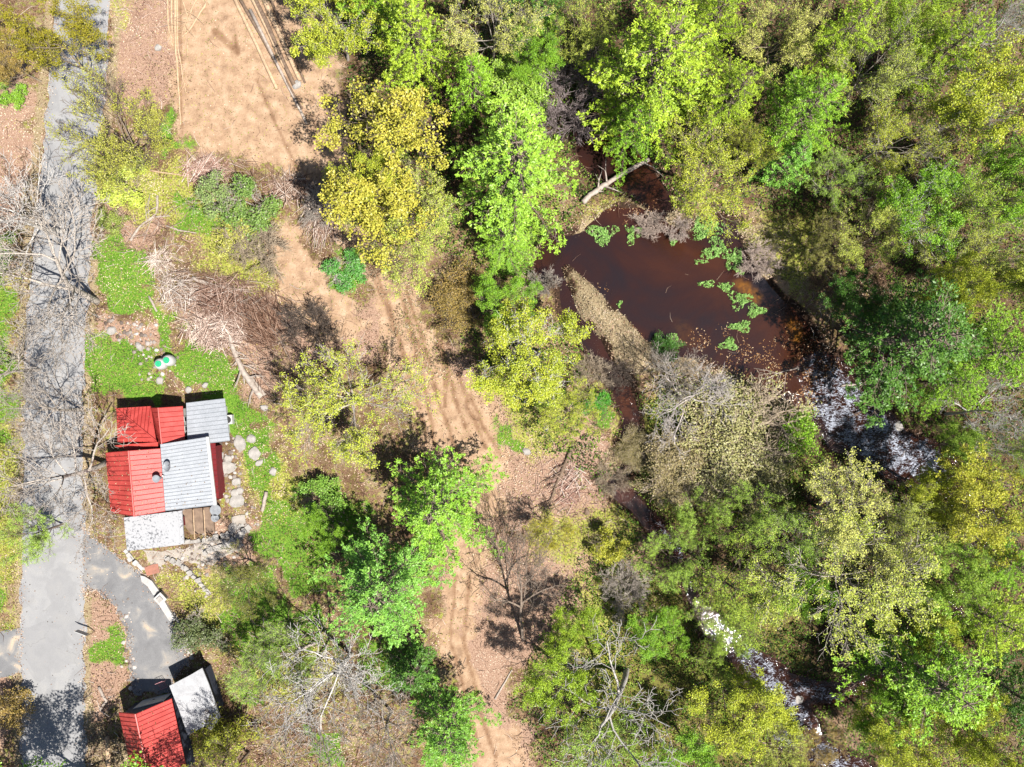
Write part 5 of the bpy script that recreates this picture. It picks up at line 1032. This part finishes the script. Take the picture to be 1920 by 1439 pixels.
# water weeds and emergent tufts in the pond
WG = [(.2, (.08, .16, .03)), (.5, (.19, .40, .08)), (.8, (.34, .50, .18))]
for k, (u, v, ru, rv, lb) in enumerate([(1130, 438, 26, 18, 'darker green weed bed at the north west rim of the pond'), (1187, 438, 14, 18, 'bright weed tuft beside the darker bed on the north rim'), (1325, 425, 34, 22, 'northernmost of the bright green weed beds in the pond'), (1345, 468, 26, 20, 'broad bright weed bed below the northernmost one'), (1382, 490, 15, 26, 'upright weed bed along the east shore of the pond'),
        (1325, 532, 17, 6, 'thin weed streak in the open water'), (1362, 537, 14, 9, 'short weed streak touching the orange silt'), (1388, 562, 20, 16, 'green weed bed west of the orange silt'), (1418, 582, 16, 12, 'weed tuft at the lower end of the orange silt'), (1265, 640, 16, 12, 'weed tuft on the south shore of the pond'), (1368, 646, 16, 11, 'round weed tuft near the shallow end of the pond'), (1390, 612, 20, 10, 'sparse weed patch in the shallow end'), (1162, 569, 5, 6, 'single green tuft beside the reed bank'), (1263, 452, 7, 7, 'single green tuft near the dry bushes'), (1315, 490, 12, 5, 'thin yellowish weed patch in the middle water')]):
    r = np.random.RandomState(300 + k); n = int(ru * rv * 6) + 120; a = r.uniform(0, 6.283, n); q = np.sqrt(r.rand(n)) * (1 + .35 * np.sin(a * 3 + k)); cx, cy = G(u, v); x = cx + np.cos(a) * q * ru / 20; y = cy + np.sin(a) * q * rv / 20
    f = fbm(x + k * 13.7, y - k * 5.1, .26, 3, 60 + k) + r.normal(0, .07, len(x)) + .16 * np.clip(1 - q * 1.3, 0, 1); m = f > (.50 if ru * rv > 200 else .44); x, y = x[m], y[m]; z = -.44 + r.uniform(.0, .3, len(x)) * np.clip((f[m] - .45) * 6, .2, 1.4); V, F = quads(np.stack([x, y, z], 1), .15, .3, 310 + k, .3); o = link('water_weed', V, F, chip_material('water_weed', WG), rnd=np.clip(r.normal(.55, .2, len(x)), 0, 1)); rebase(o, (cx, cy, -.45)); tag(o, lb, 'water weed', 'weed beds in the pond')

def rubble():
    """loose broken stone and grit round the terrace and the east wall"""
    P = scatter([[(300, 1030), (400, 1005), (470, 970), (475, 1010), (430, 1055), (400, 1075), (340, 1065)], [(405, 830), (445, 820), (460, 960), (410, 950)], [(190, 590), (260, 600), (330, 660), (330, 720), (290, 720), (240, 660)], [(255, 1060), (310, 1045), (400, 1110), (385, 1130), (320, 1070)], [(225, 1120), (240, 1150), (250, 1290), (235, 1290)]], 9, 91, .6)
    r = np.random.RandomState(92); N = len(P); V = []; F = []; s = .05 + .17 * r.uniform(0, 1, N) ** 2.2; h = hh(P)
    for i in range(N):
        a = r.uniform(0, 6.28); k = 6; b = len(V); rad = s[i] * r.uniform(.7, 1.3, k)
        for z in (-.02, .3, .5):
            for j in range(k): q = a + j * 6.283 / k; V.append((P[i, 0] + math.cos(q) * rad[j] * (1.05 if z < .1 else 1 if z < .4 else .6), P[i, 1] + math.sin(q) * rad[j] * (1 if z < .4 else .6), h[i] + z * s[i]))
        for L in (0, 1):
            for j in range(k): F.append([b + L * k + j, b + L * k + (j + 1) % k, b + (L + 1) * k + (j + 1) % k, b + (L + 1) * k + j])
        F.append([b + 2 * k, b + 2 * k + 1, b + 2 * k + 2, b + 2 * k + 3]); F.append([b + 2 * k + 3, b + 2 * k + 4, b + 2 * k + 5, b + 2 * k])
    rn = np.repeat(np.clip(r.normal(.5, .25, N), 0, 1), 14)
    tag(link('rubble', V, F, chip_material('rubble', [(.1, (.08, .06, .05)), (.5, (.22, .19, .17)), (.85, (.36, .33, .31))]), rnd=rn), kind='stuff')
rubble()

def roof_litter():
    r = np.random.RandomState(5); P = []
    for (A, B, Cc, D, n) in ((Ce0, Ce1, Cr1, Cr0, 60), (Cw0, Cw1, Cr1, Cr0, 70), (A0, A1, A2, A3, 40), (E[0], E[3], E[4], E[5], 45), (E0, E0 + dv, N0 + dv, N0, 60)):
        for _ in range(n):
            a, b = r.rand(), r.rand() ** .6; p = A.lerp(B, a).lerp(D.lerp(Cc, a), b if D is not A3 else b * .5); P.append((p.x, p.y, p.z + .06))
    V, F = quads(np.array(P), .12, 3.0, 6, .6); tag(link('fallen_leaves', V, F, chip_material('fallen_leaves', [(.2, (.06, .035, .02)), (.6, (.20, .13, .07)), (.9, (.36, .28, .18))]), rnd=np.clip(r.normal(.5, .25, len(P)), 0, 1)), kind='stuff')
    rd = np.array([(G(*a), G(*b)) for a, b in zip(ROAD_L, ROAD_R)]); Q = []
    for _ in range(2600):
        i = r.randint(0, len(rd) - 1); t = r.rand(); e = r.randint(2); p = rd[i, e] * (1 - t) + rd[i + 1, e] * t; Q.append((p[0] + r.normal(0, .28) , p[1], .03 + r.uniform(0, .03)))
    D = np.array([G(*q) for q in DRIVE])
    for _ in range(1500):
        i = r.randint(0, len(D)); t = r.rand(); p = D[i] * (1 - t) + D[(i + 1) % len(D)] * t; Q.append((p[0] + r.normal(0, .3), p[1] + r.normal(0, .3), .03 + r.uniform(0, .03)))
    V, F = quads(np.array(Q), .13, 2.0, 7, .6); tag(link('verge_litter', V, F, chip_material('verge_litter', LC), rnd=np.clip(r.normal(.55, .25, len(Q)), 0, 1)), kind='stuff')
roof_litter()
